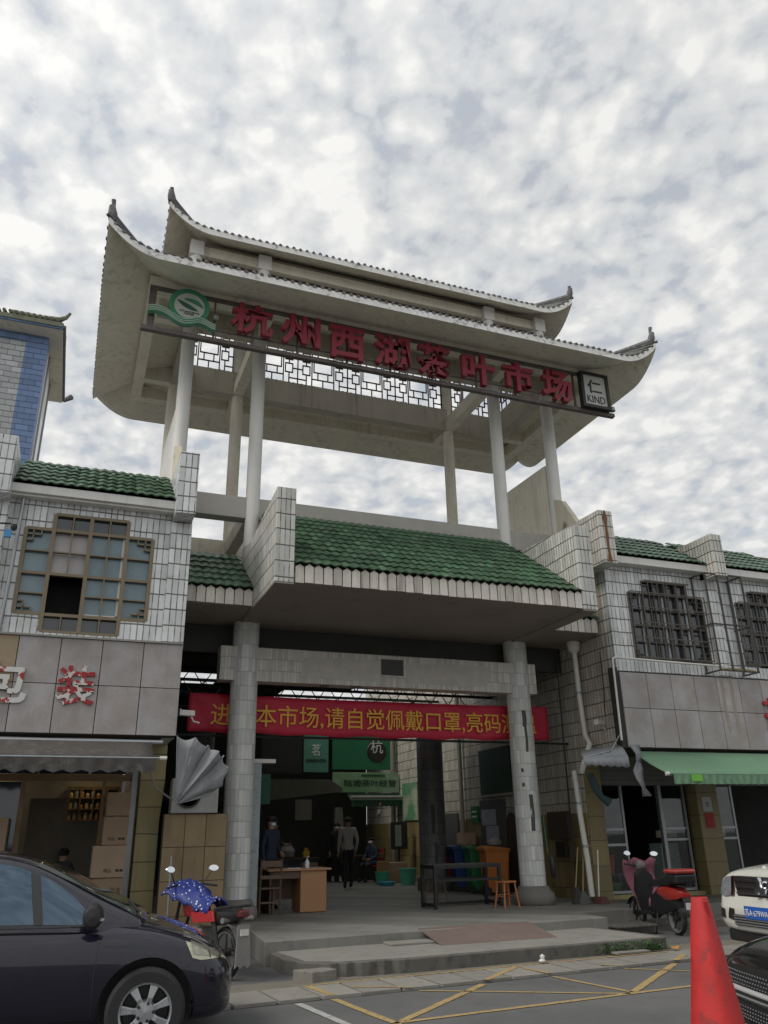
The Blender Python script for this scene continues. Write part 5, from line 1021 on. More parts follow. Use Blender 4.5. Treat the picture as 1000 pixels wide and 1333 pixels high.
# build about the centre line, then shift by +.88 so that the near wheel face stays at y = 0
body, bv = make_body('body', sts, paint, mp, wells=[(0, -.80, .315, .385, .28), (-2.63, -.80, .315, .385, .28), (0, .80, .315, .385, .28)])
def gs_sect(wb, zb, wt, zt): return [(0, zb), (wb, zb), (wb*.985, zb+(zt-zb)*.06), ((wb+wt)/2+.015, zb+(zt-zb)*.5), (wt, zb+(zt-zb)*.9), (wt*.86, zt-.004), (0, zt)]
gst = [(-.02, .70, .86, .62, .96), (-.12, .76, .88, .66, 1.02), (-.45, .855, .88, .66, 1.17), (-.75, .86, .88, .655, 1.335), (-1.0, .86, .88, .645, 1.455), (-1.25, .86, .88, .64, 1.515), (-1.7, .86, .88, .63, 1.555), (-2.4, .86, .9, .61, 1.56), (-3.0, .83, .9, .56, 1.48), (-3.3, .78, .9, .5, 1.1)]
cab, bv2 = make_body('cabin', gst, paint, mp, sect=gs_sect)
cg_ = mat('car_glass', (.075, .11, .145), .05, .1, 2, .01, 3, metal=.85); cgw = mat('windscreen_glass', (.02, .04, .036), .04, .1, 2, .01, 3, spec=1., coat=.6)
patch_on(bv2, 'side_window', [(-1.62, .985), (-.93, .975)], [(-1.62, 1.45), (-1.3, 1.44), (-1.12, 1.40), (-1.02, 1.365)], cg_, mp, off=.006)
patch_on(bv2, 'quarter_window', [(-.855, .97), (-.47, .953)], [(-.94, 1.335), (-.80, 1.27), (-.63, 1.15), (-.47, .99)], cg_, mp, off=.006)
patch_on(bv2, 'side_window', [(-2.55, .995), (-1.70, .985)], [(-2.5, 1.44), (-1.70, 1.455)], cg_, mp, off=.006)
patch_on(bv2, 'window_seal', [(-1.65, .962), (-.5, .942)], [(-1.65, .982), (-.5, .957)], m_black, mp, off=.009)
patch_on(bv2, 'pillar_trim', [(-.925, .97), (-.865, .97)], [(-1.015, 1.36), (-.955, 1.335)], m_black, mp, off=.008)
patch_on(bv2, 'windscreen', [(-.14, -.66), (-.14, .66)], [(-.98, -.60), (-.98, .60)], cgw, mp, ax='z', off=.006, nv=10)
patch_on(bv, 'headlight', [(.35, .675), (.42, .655), (.55, .652), (.705, .648)], [(.25, .872), (.37, .835), (.50, .77), (.62, .71), (.70, .655)], mat('headlight_lens', (.42, .42, .30), .12, .35, 14, .1, 40, coat=1.), mp, off=.007)
patch_on(bv, 'headlight', [(.35, .675), (.42, .655), (.55, .652), (.705, .648)], [(.25, .872), (.37, .835), (.50, .77), (.62, .71), (.70, .655)], MATS['headlight_lens'], mp, off=.007, s=1)
for lo, hi in (([(-.425, .30), (-.43, .6), (-.405, .93)], [(-.417, .30), (-.422, .6), (-.397, .93)]), ([(-1.60, .3), (-1.60, .95)], [(-1.592, .3), (-1.592, .95)])):
    patch_on(bv, 'door_seam', lo, hi, m_black, mp, off=.0015, nv=1, nu=12)
patch_on(bv, 'headlight_reflector', [(.36, .70), (.48, .68), (.60, .665)], [(.33, .80), (.43, .76), (.57, .70)], mat('reflector', (.30, .30, .24), .2, .5, 20, .1, 30, metal=.5), mp, off=.010)
patch_on(bv, 'headlight_divider', [(.50, .665), (.508, .665)], [(.47, .775), (.478, .772)], m_black, mp, off=.012, nu=2)
patch_on(bv, 'fog_lamp', [(.60, .36), (.66, .36)], [(.60, .44), (.66, .43)], mat('fog_dark', (.03, .03, .035), .1, .2), mp, off=.003)
patch_on(bv, 'bumper_lip', [(.36, .30), (.5, .30), (.68, .31)], [(.36, .312), (.5, .312), (.68, .322)], m_black, mp, off=.002, nv=1)
patch_on(bv, 'bumper_seam', [(.30, .60), (.36, .655), (.7, .64)], [(.30, .606), (.36, .661), (.7, .646)], m_black, mp, off=.0015, nv=1)
patch_on(bv, 'sill_strip', [(-2.2, .20), (-.42, .20)], [(-2.2, .27), (-.42, .27)], m_black, mp, off=.003)
patch_on(bv, 'wing_seam', [(.27, .868), (-.1, .93), (-.4, .965)], [(.27, .874), (-.1, .937), (-.4, .972)], m_black, mp, off=.0015, nv=1)
obj('number_plate', G().box(.73, .75, -.22, .22, .36, .48), mat('plate_blue', (.02, .10, .42), .4), mp, world=False); obj('grille', G().box(.66, .725, -.36, .36, .5, .545), m_black, mp, world=False)
obj('wiper', G().tube([(-.12, -.5, 1.02), (-.2, .1, 1.07)], .012, 5), m_black, mp, world=False); pass
mi = obj('door_mirror', G().lathe([(0, -.11), (.06, -.1), (.085, -.03), (.085, .05), (.05, .1), (0, .11)], (0, 0, 0), 14, axis='y', sy=1), m_black, mp, world=False, smooth=True, loc=(-.47, -.98, 1.03)); mi.scale = (.95, 1, 1.15)
obj('mirror_foot', G().tube([(-.5, -.85, .95), (-.48, -.95, .985)], .03, 8), m_black, mp, world=False); obj('indicator', G().box(-.42, -.38, -1.06, -.92, 1.0, 1.02), chrome, mp, world=False)
hd = obj('door_handle', G().tube([(-1.42, -.895, .80), (-1.38, -.925, .81), (-1.25, -.925, .81), (-1.2, -.9, .80)], .014, 6), paint, mp, world=False)
for x in (0, -2.63):
    wheel(mp, x, -.80, .315, .315, .2, -1); wheel(mp, x, .80, .315, .315, .2, 1)
    obj('wheel_arch_liner', G().lathe([(0, -.56), (.37, -.56), (.37, -.54), (0, -.54)], (x, 0, .315), 30, axis='y'), m_black, mp, world=False)
# shift everything so the wheel face sits on the thing's origin line
for c in mp.children: c.location.y += .80+.0

# ---- white off-roader, nose towards the left
sv = thing('off_roader', 'white off-roader with blue number plate, nose showing at the right edge', 'car', (8.28, 8.62, 0), R(176))
wp = mat('cream_paint', (.55, .55, .50), .28, .05, 2, .01, 30, coat=.8)
sts = [(.06, .5, .42, .60, .64), (.02, .80, .38, .68, .70), (-.10, .90, .36, .76, .78), (-.14, .905, .36, 1.0, 1.03), (-.2, .915, .36, 1.06, 1.11), (-.6, .93, .38, 1.10, 1.17), (-1.1, .94, .38, 1.14, 1.21), (-2.5, .94, .38, 1.16, 1.2), (-4.4, .93, .4, 1.16, 1.2), (-4.5, .85, .5, 1.1, 1.15)]
sb, bs = make_body('body', sts, wp, sv, wells=[(-.85, -.85, .39, .46, .3), (-.85, .85, .39, .46, .3)])
obj('cabin', loft([(-1.15, .76, 1.1, .6, 1.2), (-1.8, .84, 1.1, .68, 1.8), (-4.2, .84, 1.1, .68, 1.86), (-4.45, .82, 1.1, .6, 1.2)], gs_sect), [cg_], sv, world=False, smooth=True)
obj('grille', G().prism([(-.54, 1.02), (.54, 1.02), (.50, .78), (-.50, .78)], 'x', -.16, -.07), m_black, sv, world=False, bevel=.01)
for z in (.82, .895, .97): obj('grille_bar', G().box(-.07, -.055, -.50, .50, z-.011, z+.011), chrome, sv, world=False)
em_ = G()
for a in (90, 210, 330):
    d = Vector((math.cos(R(a)), math.sin(R(a)))); p = Vector((-d.y, d.x)); c = [Vector((0, 0)), d*.065+p*.038, d*.13, d*.065-p*.038]; em_.prism([(v.x, .89+v.y) for v in c], 'x', -.05, .0)
obj('front_emblem', em_, chrome, sv, world=False)
for s in (-1, 1):
    patch_on(bs, 'headlight', [(s*.56, .79), (s*.74, .77), (s*.90, .80)], [(s*.60, 1.02), (s*.75, 1.0), (s*.90, .97)], mat('clear_lens', (.30, .31, .33), .08, .6, 12, .1, 30, coat=1., metal=.4), sv, ax='x', off=.02)
    patch_on(bs, 'light_chrome', [(s*.56, .79), (s*.61, .785)], [(s*.59, 1.02), (s*.64, 1.01)], chrome, sv, ax='x', off=.03, nv=3)
    patch_on(bs, 'fog_light', [(s*.66, .52), (s*.78, .53)], [(s*.66, .63), (s*.78, .64)], m_black, sv, ax='x', off=.01)
obj('lower_intake', G().box(.05, .075, -.45, .45, .46, .58), m_black, sv, world=False)
for i in range(4): obj('intake_bar', G().box(.075, .085, -.45, .45, .47+i*.03, .485+i*.03), m_alu, sv, world=False)
for s in (-1, 1):
    patch_on(bs, 'side_intake', [(s*.46, .50), (s*.60, .53)], [(s*.46, .64), (s*.56, .65)], m_black, sv, ax='x', off=.008)
npl = obj('number_plate', G().box(.08, .095, -.22, .22, .55, .69), MATS['plate_blue'], sv, world=False)
Mx = T((.101, 0, .62)) @ RZ(R(90)); text('plate_lettering', '苏A·679WA', .40, .085, .003, Mx, mat('plate_white', (.7, .7, .7), .5), npl)
for q in npl.children: q.location = (0, 0, 0)
obj('bonnet_scoop', G().box(-.5, -.3, -.04, .04, 1.14, 1.19), wp, sv, world=False, bevel=.02) if 0 else None
obj('washer_jet', G().lathe([(0, 0), (.03, 0), (.02, .025), (0, .03)], (-.35, -.25, 1.115), 8), wp, sv, world=False)
for y, s in ((-.80, -1), (.80, 1)): wheel(sv, -.85, y, .39, .39, .26, s, 6)
obj('skid_plate', G().box(-1.0, .0, -.7, .7, .26, .40), m_black, sv, world=False, bevel=.02)
# ---- black saloon, nose towards the left, nearest the lens
bc = thing('black_saloon', 'black saloon with mesh grille and thick chrome bar at the lower right corner', 'car', (5.2, 5.52, 0), R(163))
bp_ = mat('black_paint', (.010, .010, .011), .22, .05, 2, .01, 30, coat=1., spec=.7)
sts = [(.05, .45, .22, .50, .55), (.0, .70, .18, .58, .62), (-.12, .82, .17, .64, .69), (-.3, .875, .17, .69, .76), (-.7, .905, .17, .76, .86), (-1.3, .915, .17, .84, .96), (-2.4, .915, .17, .9, .95), (-4.2, .9, .2, .92, 1.0), (-4.5, .8, .3, .9, .95)]
bb, bbv = make_body('body', sts, bp_, bc, wells=[(-.85, -.83, .33, .38, .28), (-.85, .83, .33, .38, .28)])
obj('cabin', loft([(-1.35, .70, .88, .6, .96), (-2.0, .80, .88, .58, 1.38), (-3.2, .80, .88, .56, 1.42), (-4.1, .74, .88, .5, 1.0)], gs_sect), [cg_], bc, world=False, smooth=True)
patch_on(bbv, 'upper_grille', [(-.66, .44), (-.3, .42), (.3, .42), (.66, .44)], [(-.60, .56), (-.3, .585), (.3, .585), (.60, .56)], m_black, bc, ax='x', off=.004)
patch_on(bbv, 'lower_grille', [(-.62, .20), (0, .19), (.62, .20)], [(-.68, .345), (0, .33), (.68, .345)], m_black, bc, ax='x', off=.004)
for nm, z0, z1, yw in (('mesh_stud', .45, .58, .58), ('mesh_stud', .21, .33, .6)):
    g = G(); k = 0
    for j in range(int((z1-z0)/.028)):
        for i in range(int(2*yw/.042)):
            y = -yw+i*.042+(.021 if j % 2 else 0); z = z0+j*.028; h = bbv.ray_cast(Vector((4, y, z)), Vector((-1, 0, 0)))
            if h[0] is None: continue
            p = h[0]+Vector((.007, 0, 0)); g.add([p+Vector((0, -.013, 0)), p+Vector((0, 0, -.008)), p+Vector((0, .013, 0)), p+Vector((0, 0, .008)), p+Vector((.009, 0, 0))], [(0, 1, 4), (1, 2, 4), (2, 3, 4), (3, 0, 4)])
    tag(obj('grille_mesh', g, mat('grille_stud', (.20, .20, .21), .25, .1, metal=.8), bc, world=False), None, kind='stuff')
pts = []
for i in range(25):
    y = -.74+i*1.48/24; h = bbv.ray_cast(Vector((4, y, .40)), Vector((-1, 0, 0))); pts.append(h[0]+Vector((.012, 0, 0)))
vs = []
for p in pts: vs += [p+Vector((0, 0, -.042)), p+Vector((.03, 0, -.034)), p+Vector((.035, 0, .03)), p+Vector((.0, 0, .042))]
g = G().add(vs, [(i*4+j, i*4+(j+1) % 4, (i+1)*4+(j+1) % 4, (i+1)*4+j) for i in range(24) for j in range(4)]+[(0, 1, 2, 3), (99, 98, 97, 96)])
obj('chrome_bar', g, mat('satin_chrome', (.80, .81, .83), .32, .03, metal=.55, spec=1.), bc, world=False, smooth=True, bevel=.01)
obj('bar_groove', G().add([p+Vector((.039, 0, q)) for p in pts[2:23] for q in (-.012, .012)], [(i*2, i*2+1, i*2+3, i*2+2) for i in range(20)]), m_black, bc, world=False)
for s in (-1, 1): patch_on(bbv, 'headlight', [(s*.66, .50), (s*.84, .53)], [(s*.64, .575), (s*.84, .60)], MATS['clear_lens'], bc, ax='x', off=.006)
for s in (-1, 1): patch_on(bbv, 'bonnet_crease', [(-.15, s*.5), (-.6, s*.62), (-1.2, s*.68)], [(-.15, s*.507), (-.6, s*.627), (-1.2, s*.687)], m_black, bc, ax='z', off=.001, nv=1)
for y, s in ((-.83, -1), (.83, 1)): wheel(bc, -.85, y, .33, .33, .22, s, 5)
obj('chin_spoiler', G().box(-.6, -.02, -.7, .7, .14, .2), m_black, bc, world=False, bevel=.015)

# ---- traffic cone
cn = thing('traffic_cone', 'tall worn red plastic traffic cone in the foreground at right', 'cone', (4.17, 4.90, 0), R(20))
crd = mat('cone_red', (.46, .020, .018), .5, .3, 4, .2, 40, streak=.9, dirt=(.14, .03, .03), spots=.6)
g = G(); nn = 24; prof = [(.245, .035), (.215, .07), (.17, .35), (.12, .68), (.075, .98), (.046, 1.165), (.040, 1.168), (.055, 1.10), (.05, .9), (0, .9)]
def sq(r, a, k=.35):
    c, s = math.cos(a), math.sin(a); q = 1/max(abs(c), abs(s)); return (r*c*(1+(q-1)*k), r*s*(1+(q-1)*k))
vs = [(*sq(r, 2*math.pi*j/nn+.1, .7 if z > .8 else .3), z) for r, z in prof for j in range(nn)]; g.add(vs, [(i*nn+j, i*nn+(j+1) % nn, (i+1)*nn+(j+1) % nn, (i+1)*nn+j) for i in range(len(prof)-1) for j in range(nn)])
obj('body', g, crd, cn, world=False, smooth=True); obj('base', G().box(-.27, .27, -.27, .27, 0, .035), crd, cn, world=False, bevel=.015)
g = G(); g.prism([(-.022, 1.04), (.022, 1.04), (.018, 1.145), (-.018, 1.145)], 'y', -.066, -.03); o = obj('grip_recess', g, mat('recess_shade_red', (.36, .010, .010), .5, .1), cn, world=False, rot=(0, 0, R(-25)), bevel=.004)  # grip recess is a solid block, its shade put into the deeper red

# ---- motorcycles
mblk = mat('bike_black', (.015, .015, .016), .4, .2, 6); mgr = mat('bike_grey', (.16, .155, .15), .5, .3, 8, .1, spots=.3)
def spoked(parent, x, z, r, w):
    t = obj('wheel', G().lathe([(r*.82, -w*.3), (r*.9, -w/2), (r, -w*.2), (r, w*.2), (r*.9, w/2), (r*.82, w*.3)], (0, 0, 0), 32, axis='y', cap=False), tyre, parent, world=False, smooth=True, loc=(x, 0, z))
    obj('rim', G().lathe([(r*.84, -w*.3), (r*.76, -w*.25), (r*.76, w*.25), (r*.84, w*.3)], (0, 0, 0), 32, axis='y', cap=False), rimm, t, world=False, smooth=True); obj('hub', G().lathe([(0, -.05), (.045, -.05), (.045, .05), (0, .05)], (0, 0, 0), 14, axis='y'), m_black, t, world=False)
    for k in range(5):
        a = 2*math.pi*k/5+.3; obj('spoke', G().tube([(.03*math.cos(a), 0, .03*math.sin(a)), (r*.78*math.cos(a), 0, r*.78*math.sin(a))], [.018, .012], 6), m_black, t, world=False)
    return t
def mirror(parent, a, b, s):
    m__ = obj('mirror', G().tube([a, b], .008, 6), m_black, parent, world=False); g = G().lathe([(0, -.012), (.055, -.012), (.06, 0), (.05, .012), (0, .012)], (0, 0, 0), 14, axis='x', sy=1); o = obj('mirror_glass', g, mat('mirror_glass', (.75, .78, .8), .06, 0, metal=1.), m__, world=False, smooth=True, loc=b, rot=(0, R(25)*1, R(s*12))); o.scale = (1, 1.25, .75)
# red scooter by the right shop: rear wheel to the camera
rs = thing('red_scooter', 'red scooter with tail box and pink cloth over its front, parked by the right shop', 'motorcycle', (9.62, 12.0, .0), R(68))
rs.location = (9.66, 11.95, .0); rs.rotation_euler = (0, 0, R(83))
red = mat('scooter_red', (.34, .03, .022), .25, .1, 3, .02, coat=.8)
spoked(rs, 0, .24, .24, .10); spoked(rs, 1.22, .24, .24, .09)
obj('swing_body', loft([(-.22, .03, .42, .5, .52), (-.05, .10, .38, .60, .66), (.3, .12, .30, .66, .74), (.55, .12, .25, .55, .62), (.62, .1, .2, .3, .34)], lambda w, zb, zs, zt: [(0, zb), (w*.7, zb), (w, (zb+zs)/2), (w*.9, zs), (0, zt)]), mblk, rs, world=False, smooth=True)
obj('tail_panel', loft([(-.34, .04, .60, .66, .68), (-.2, .13, .54, .70, .73), (.1, .15, .52, .72, .75), (.4, .10, .55, .66, .7)], lambda w, zb, zs, zt: [(0, zb), (w*.7, zb), (w, (zb+zs)/2), (w*.9, zs), (0, zt)]), red, rs, world=False, smooth=True)
obj('tail_lamp', G().box(-.36, -.30, -.08, .08, .58, .64), mat('lamp_red', (.4, .02, .02), .2), rs, world=False, bevel=.01); obj('number_plate', G().box(-.40, -.39, -.11, .05, .40, .50), mat('plate_pale', (.55, .55, .55), .5), rs, world=False)
obj('seat', loft([(-.1, .10, .74, .80, .82), (.15, .13, .74, .84, .86), (.45, .12, .72, .80, .83), (.62, .07, .68, .74, .76)], lambda w, zb, zs, zt: [(0, zb), (w, zb), (w, (zb+zs)/2), (w*.9, zs), (0, zt)]), mblk, rs, world=False, smooth=True)
obj('tail_box', G().box(-.42, -.08, -.19, .19, .78, .92), mblk, rs, world=False, bevel=.03); obj('tail_box_lid', G().box(-.43, -.07, -.195, .195, .925, 1.0), red, rs, world=False, bevel=.035); obj('luggage_rack', G().tube([(-.4, 0, .76), (.05, 0, .76)], .015, 6), m_black, rs, world=False)
obj('leg_shield', loft([(.86, .2, .3, .85, .95), (.93, .19, .35, .9, 1.0), (1.02, .06, .4, .85, .92)], lambda w, zb, zs, zt: [(0, zb), (w*.6, zb), (w, (zb+zs)/2), (w*.8, zs), (0, zt)]), mblk, rs, world=False, smooth=True)
obj('floor_board', G().box(.5, .95, -.13, .13, .26, .31), mblk, rs, world=False, bevel=.01); obj('fork', G().tube([(1.22, -.08, .24), (1.0, -.05, .85)], .022, 8).tube([(1.22, .08, .24), (1.0, .05, .85)], .022, 8), m_black, rs, world=False)
obj('front_mudguard', G().sheet([[(1.22+.27*math.cos(a), y, .24+.27*math.sin(a)) for a in [R(30)+i*R(15) for i in range(9)]] for y in (-.06, 0, .06)], thick=.01), mblk, rs, world=False, smooth=True)
obj('handlebar', G().tube([(.9, -.33, 1.05), (.95, -.18, 1.03), (.97, 0, 1.0), (.95, .18, 1.03), (.9, .33, 1.05)], .014, 8), m_black, rs, world=False); obj('handle_cover', G().lathe([(0, -.1), (.08, -.07), (.09, .05), (0, .1)], (.98, 0, 1.02), 12, axis='y'), mgr, rs, world=False, smooth=True)
mirror(rs, (.93, .22, 1.04), (.90, .26, 1.22), 1); mirror(rs, (.93, -.22, 1.04), (.90, -.27, 1.2), -1)
g = G(); g.sheet([[(.80+.12*math.sin(i*.8)+.05*j, -.24+.48*j/6*(1-.3*i/6), 1.12-.78*(i/6)+.04*math.sin(j*2.1)) for j in range(7)] for i in range(7)]); tag(obj('pink_cloth', g, mat('pink_cloth', (.23, .085, .12), .85, .2, 5, .3, 14), rs, world=False, smooth=True), None).modifiers.new('s', 'SOLIDIFY').thickness = .015
obj('silencer', G().tube([(.35, -.12, .28), (-.15, -.14, .34)], [.03, .05], 10), mgr, rs, world=False, smooth=True); obj('stand', G().tube([(.4, .1, .3), (.35, .2, .0)], .012, 6), m_black, rs, world=False)
obj('rear_mudguard', G().sheet([[(.28*math.cos(a), y, .24+.28*math.sin(a)) for a in [R(70)+i*R(14) for i in range(8)]] for y in (-.07, 0, .07)], thick=.01), mblk, rs, world=False, smooth=True)
# motorcycle with blue cover behind the people carrier
bm_ = thing('covered_motorcycle', 'old motorcycle with blue dotted cover over seat and handlebar, behind the dark car', 'motorcycle', (2.12, 11.1, 0), R(112))
spoked(bm_, 0, .29, .29, .10); spoked(bm_, 1.22, .29, .29, .09)
obj('rear_mudguard', G().sheet([[(-.02+.34*math.cos(a), y, .30+.34*math.sin(a)) for a in [R(60)+i*R(13) for i in range(9)]] for y in (-.08, 0, .08)], thick=.012), mgr, bm_, world=False, smooth=True)
obj('mud_flap', G().prism([(-.085, .62), (.085, .62), (.10, .30), (.11, .16), (.07, .19), (.03, .15), (-.02, .185), (-.07, .15), (-.11, .18), (-.10, .35)], 'x', -.37, -.355), mat('flap_grey', (.21, .205, .20), .6, .2, 6), bm_, world=False)
obj('reflector', G().box(-.385, -.372, -.06, .06, .50, .57), m_whtpl, bm_, world=False); obj('tail_lamp', G().box(-.38, -.28, -.07, .07, .70, .78), mat('lamp_dull_red', (.12, .02, .02), .3), bm_, world=False, bevel=.02)
obj('tail_rack', G().tube([(-.30, -.14, .82), (-.36, 0, .83), (-.30, .14, .82)], .014, 8).tube([(-.30, -.14, .82), (.1, -.13, .78)], .014, 8).tube([(-.30, .14, .82), (.1, .13, .78)], .014, 8), m_black, bm_, world=False, smooth=True)
obj('tail_cowl', loft([(-.3, .06, .68, .76, .8), (-.1, .13, .62, .76, .82), (.2, .14, .58, .74, .8)], lambda w, zb, zs, zt: [(0, zb), (w*.7, zb), (w, (zb+zs)/2), (w*.9, zs), (0, zt)]), mblk, bm_, world=False, smooth=True)
for s in (-1, 1):
    obj('side_panel', G().prism([(.05, .64), (.55, .60), (.62, .72), (.1, .76)], 'y', s*.14, s*.17), mat('panel_red', (.42, .02, .025), .3, .1, coat=.6), bm_, world=False, bevel=.008); obj('shock_absorber', G().tube([(.0, s*.12, .3), (.12, s*.12, .64)], .028, 8), m_black, bm_, world=False)
    obj('rear_indicator', G().tube([(-.2, s*.1, .66), (-.22, s*.22, .67)], [.012, .035], 8), mgr, bm_, world=False, smooth=True); mirror(bm_, (1.0, s*.2, 1.02), (.93, s*.33, 1.22), s)
obj('engine', G().box(.42, .82, -.13, .13, .25, .55), mgr, bm_, world=False, bevel=.04); obj('exhaust', G().tube([(.8, -.14, .35), (.5, -.16, .24), (-.2, -.17, .3)], [.022, .03, .05], 10), mgr, bm_, world=False, smooth=True)
obj('fork', G().tube([(1.22, -.09, .29), (1.0, -.09, .95)], .022, 8).tube([(1.22, .09, .29), (1.0, .09, .95)], .022, 8), m_black, bm_, world=False); obj('tank', loft([(.5, .06, .7, .78, .8), (.65, .15, .66, .86, .9), (.9, .13, .66, .88, .92), (1.0, .06, .7, .8, .82)], lambda w, zb, zs, zt: [(0, zb), (w*.7, zb), (w, (zb+zs)/2), (w*.8, zs), (0, zt)]), MATS['panel_red'], bm_, world=False, smooth=True)
obj('handlebar', G().tube([(.88, -.38, 1.0), (.98, -.2, 1.03), (1.0, 0, 1.0), (.98, .2, 1.03), (.88, .38, 1.0)], .014, 8), m_black, bm_, world=False)
cvb = mat('dotted_cover', (.012, .028, .18), .6, .15, 4, .2, 20)
nt = cvb.node_tree; vo = nd('ShaderNodeTexVoronoi'); vo.inputs['Scale'].default_value = 19; tcx = nd('ShaderNodeTexCoord'); nt.links.new(tcx.outputs['Object'], vo.inputs['Vector']); bsd = nt.nodes['Principled BSDF']; src = bsd.inputs['Base Color'].links[0].from_socket
nt.links.new(mixc(ramp(vo.outputs['Distance'], [(.20, 1), (.26, 0)]), src, (.55, .57, .62)), bsd.inputs['Base Color'])
g = G(); rows = []
for i in range(15):
    x = .22+.86*i/14; row = []
    wd_ = .18+.17*max(0, (x-.55)/.5); hz_ = .86+.2*max(0, (x-.45)/.6)+.012*math.sin(i*2.2)
    for j in range(13):
        q = j/6-1; dr = .15+.02*math.sin(i*1.9+j)
        row.append((x+.02*math.sin(j*2.0+i), q*wd_, hz_+.03-dr*abs(q)**2.2+.012*math.sin(j*3+i*1.3)))
    rows.append(row)
obj('cover', g.sheet(rows), cvb, bm_, world=False, smooth=True).modifiers.new('s', 'SOLIDIFY').thickness = .02
pipe('water_tap', [(1.72, 13.9, 0.0), (1.72, 13.9, 1.15), (1.72, 13.9, 1.35)], .012, pbm, 'thin pale blue standpipe with tap in front of the ochre panels', 'tap')

# ------------------------------------------------------------------ people
def person(x, y, z, rz, h, joints, cols, label, mask=True, hair=(.012, .01, .01), cap=None):
    """one skinned body (metres for a 1.7 m figure, scaled); joints override the standing pose"""
    k = h/1.7; t = thing('person', label, 'person', (x, y, z), rz)
    J = dict(pelvis=(0, 0, .93), spine=(0, 0, 1.1), chest=(0, .0, 1.3), neck=(0, 0, 1.45), head=(0, -.01, 1.54), crown=(0, 0, 1.64),
             shL=(-.17, 0, 1.40), elL=(-.23, .02, 1.13), wrL=(-.24, -.04, .88), hdL=(-.24, -.06, .80), shR=(.17, 0, 1.40), elR=(.23, .02, 1.13), wrR=(.24, -.04, .88), hdR=(.24, -.06, .80),
             hipL=(-.09, 0, .90), knL=(-.10, -.02, .50), anL=(-.10, .02, .09), toL=(-.10, -.14, .035), hipR=(.09, 0, .90), knR=(.10, -.02, .50), anR=(.10, .02, .09), toR=(.10, -.14, .035))
    J.update(joints)
    rad = dict(pelvis=.135, spine=.125, chest=.15, neck=.055, head=.085, crown=.08, shL=.075, shR=.075, elL=.05, elR=.05, wrL=.032, wrR=.032, hdL=.032, hdR=.032, hipL=.10, hipR=.10, knL=.068, knR=.068, anL=.045, anR=.045, toL=.04, toR=.04)
    names = list(J); E = [('pelvis', 'spine'), ('spine', 'chest'), ('chest', 'neck'), ('neck', 'head'), ('head', 'crown'), ('chest', 'shL'), ('shL', 'elL'), ('elL', 'wrL'), ('wrL', 'hdL'), ('chest', 'shR'), ('shR', 'elR'), ('elR', 'wrR'), ('wrR', 'hdR'), ('pelvis', 'hipL'), ('hipL', 'knL'), ('knL', 'anL'), ('anL', 'toL'), ('pelvis', 'hipR'), ('hipR', 'knR'), ('knR', 'anR'), ('anR', 'toR')]
    V = [Vector(J[n])*k for n in names]; RR = [rad[n]*k for n in names]; ED = [(names.index(a), names.index(b)) for a, b in E]
    for s in 'LR':                                       # five fingers of unequal length
        hd_, wr_ = Vector(J['hd'+s]), Vector(J['wr'+s]); d = (hd_-wr_).normalized(); side = d.cross(Vector((1, 0, 0))).normalized(); hi_ = names.index('hd'+s)
        for q, l in ((-.026, .055), (-.009, .07), (.009, .075), (.026, .065)):
            a = hd_+side*q+d*.02; V += [a*k, (a+d*l*.6)*k, (a+d*l+Vector((0, 0, 0)))*k]; n0 = len(V)-3; RR += [.010*k, .009*k, .007*k]; ED += [(hi_, n0), (n0, n0+1), (n0+1, n0+2)]
        a = hd_-d*.02+side*-.035; V += [a*k, (a-side*.012+d*.04)*k]; RR += [.011*k, .008*k]; ED += [(hi_, len(V)-2), (len(V)-2, len(V)-1)]
    me = bpy.data.meshes.new('body'); me.from_pydata(V, ED, []); o = bpy.data.objects.new('body', me); COL.objects.link(o); o.parent = t
    o.modifiers.new('skin', 'SKIN'); sk = me.skin_vertices[0].data
    for i, r in enumerate(RR): sk[i].radius = (r, r*(.78 if i in (0, 1, 2) else 1))
    sk[0].use_root = True; ss = o.modifiers.new('s', 'SUBSURF'); ss.levels = ss.render_levels = 2; bake(o)
    skin = mat('skin', (.32, .19, .13), .6, .05)
    top, bot, shoe = (mat('cloth_%02d%02d%02d' % tuple(int(v*99) for v in c), c, .85, .15, 5, .3, 25) for c in cols)
    o.data.materials.clear()
    for m_ in (skin, top, bot, shoe): o.data.materials.append(m_)
    wl, wr = Vector(J['wrL'])*k, Vector(J['wrR'])*k
    waist = .92*k if J['pelvis'][2] > .8 else J['pelvis'][2]*k+.02
    for p in o.data.polygons:
        c = p.center; p.use_smooth = True
        hand = min(((Vector(J['hd'+s])*k-c).length-.095*k, (Vector(J['hd'+s])*k-c).length-.1*k)[0] for s in 'LR')
        ne = (Vector(J['neck'])*k)
        p.material_index = 0 if c.z > ne.z+.02*k or hand < -.01 else (3 if min((c-Vector(J['an'+s])*k).length for s in 'LR') < .10*k or c.z < .08*k else (1 if c.z > waist else 2))
        if abs(c.x) > .16*k and c.z > .6*k and p.material_index == 2 and J['pelvis'][2] > .8: p.material_index = 1
    hd_ = Vector(J['head'])*k; cr = Vector(J['crown'])*k
    fc_ = (hd_+cr)/2
    # face details, ears and hair
    sk_ = obj('nose', G().lathe([(0, -.025*k), (.013*k, -.01*k), (0, .02*k)], fc_+Vector((0, -.098*k, -.02*k)), 8), skin, t, world=False)
    for s in (-1, 1):
        obj('eye', G().lathe([(0, -.006), (.010*k, 0), (0, .006)], fc_+Vector((s*.032*k, -.086*k, .012*k)), 8, axis='y'), m_dark, t, world=False); obj('ear', G().lathe([(0, -.03*k), (.016*k, 0), (0, .03*k)], fc_+Vector((s*.088*k, .005, -.01*k)), 8), skin, t, world=False, smooth=True)
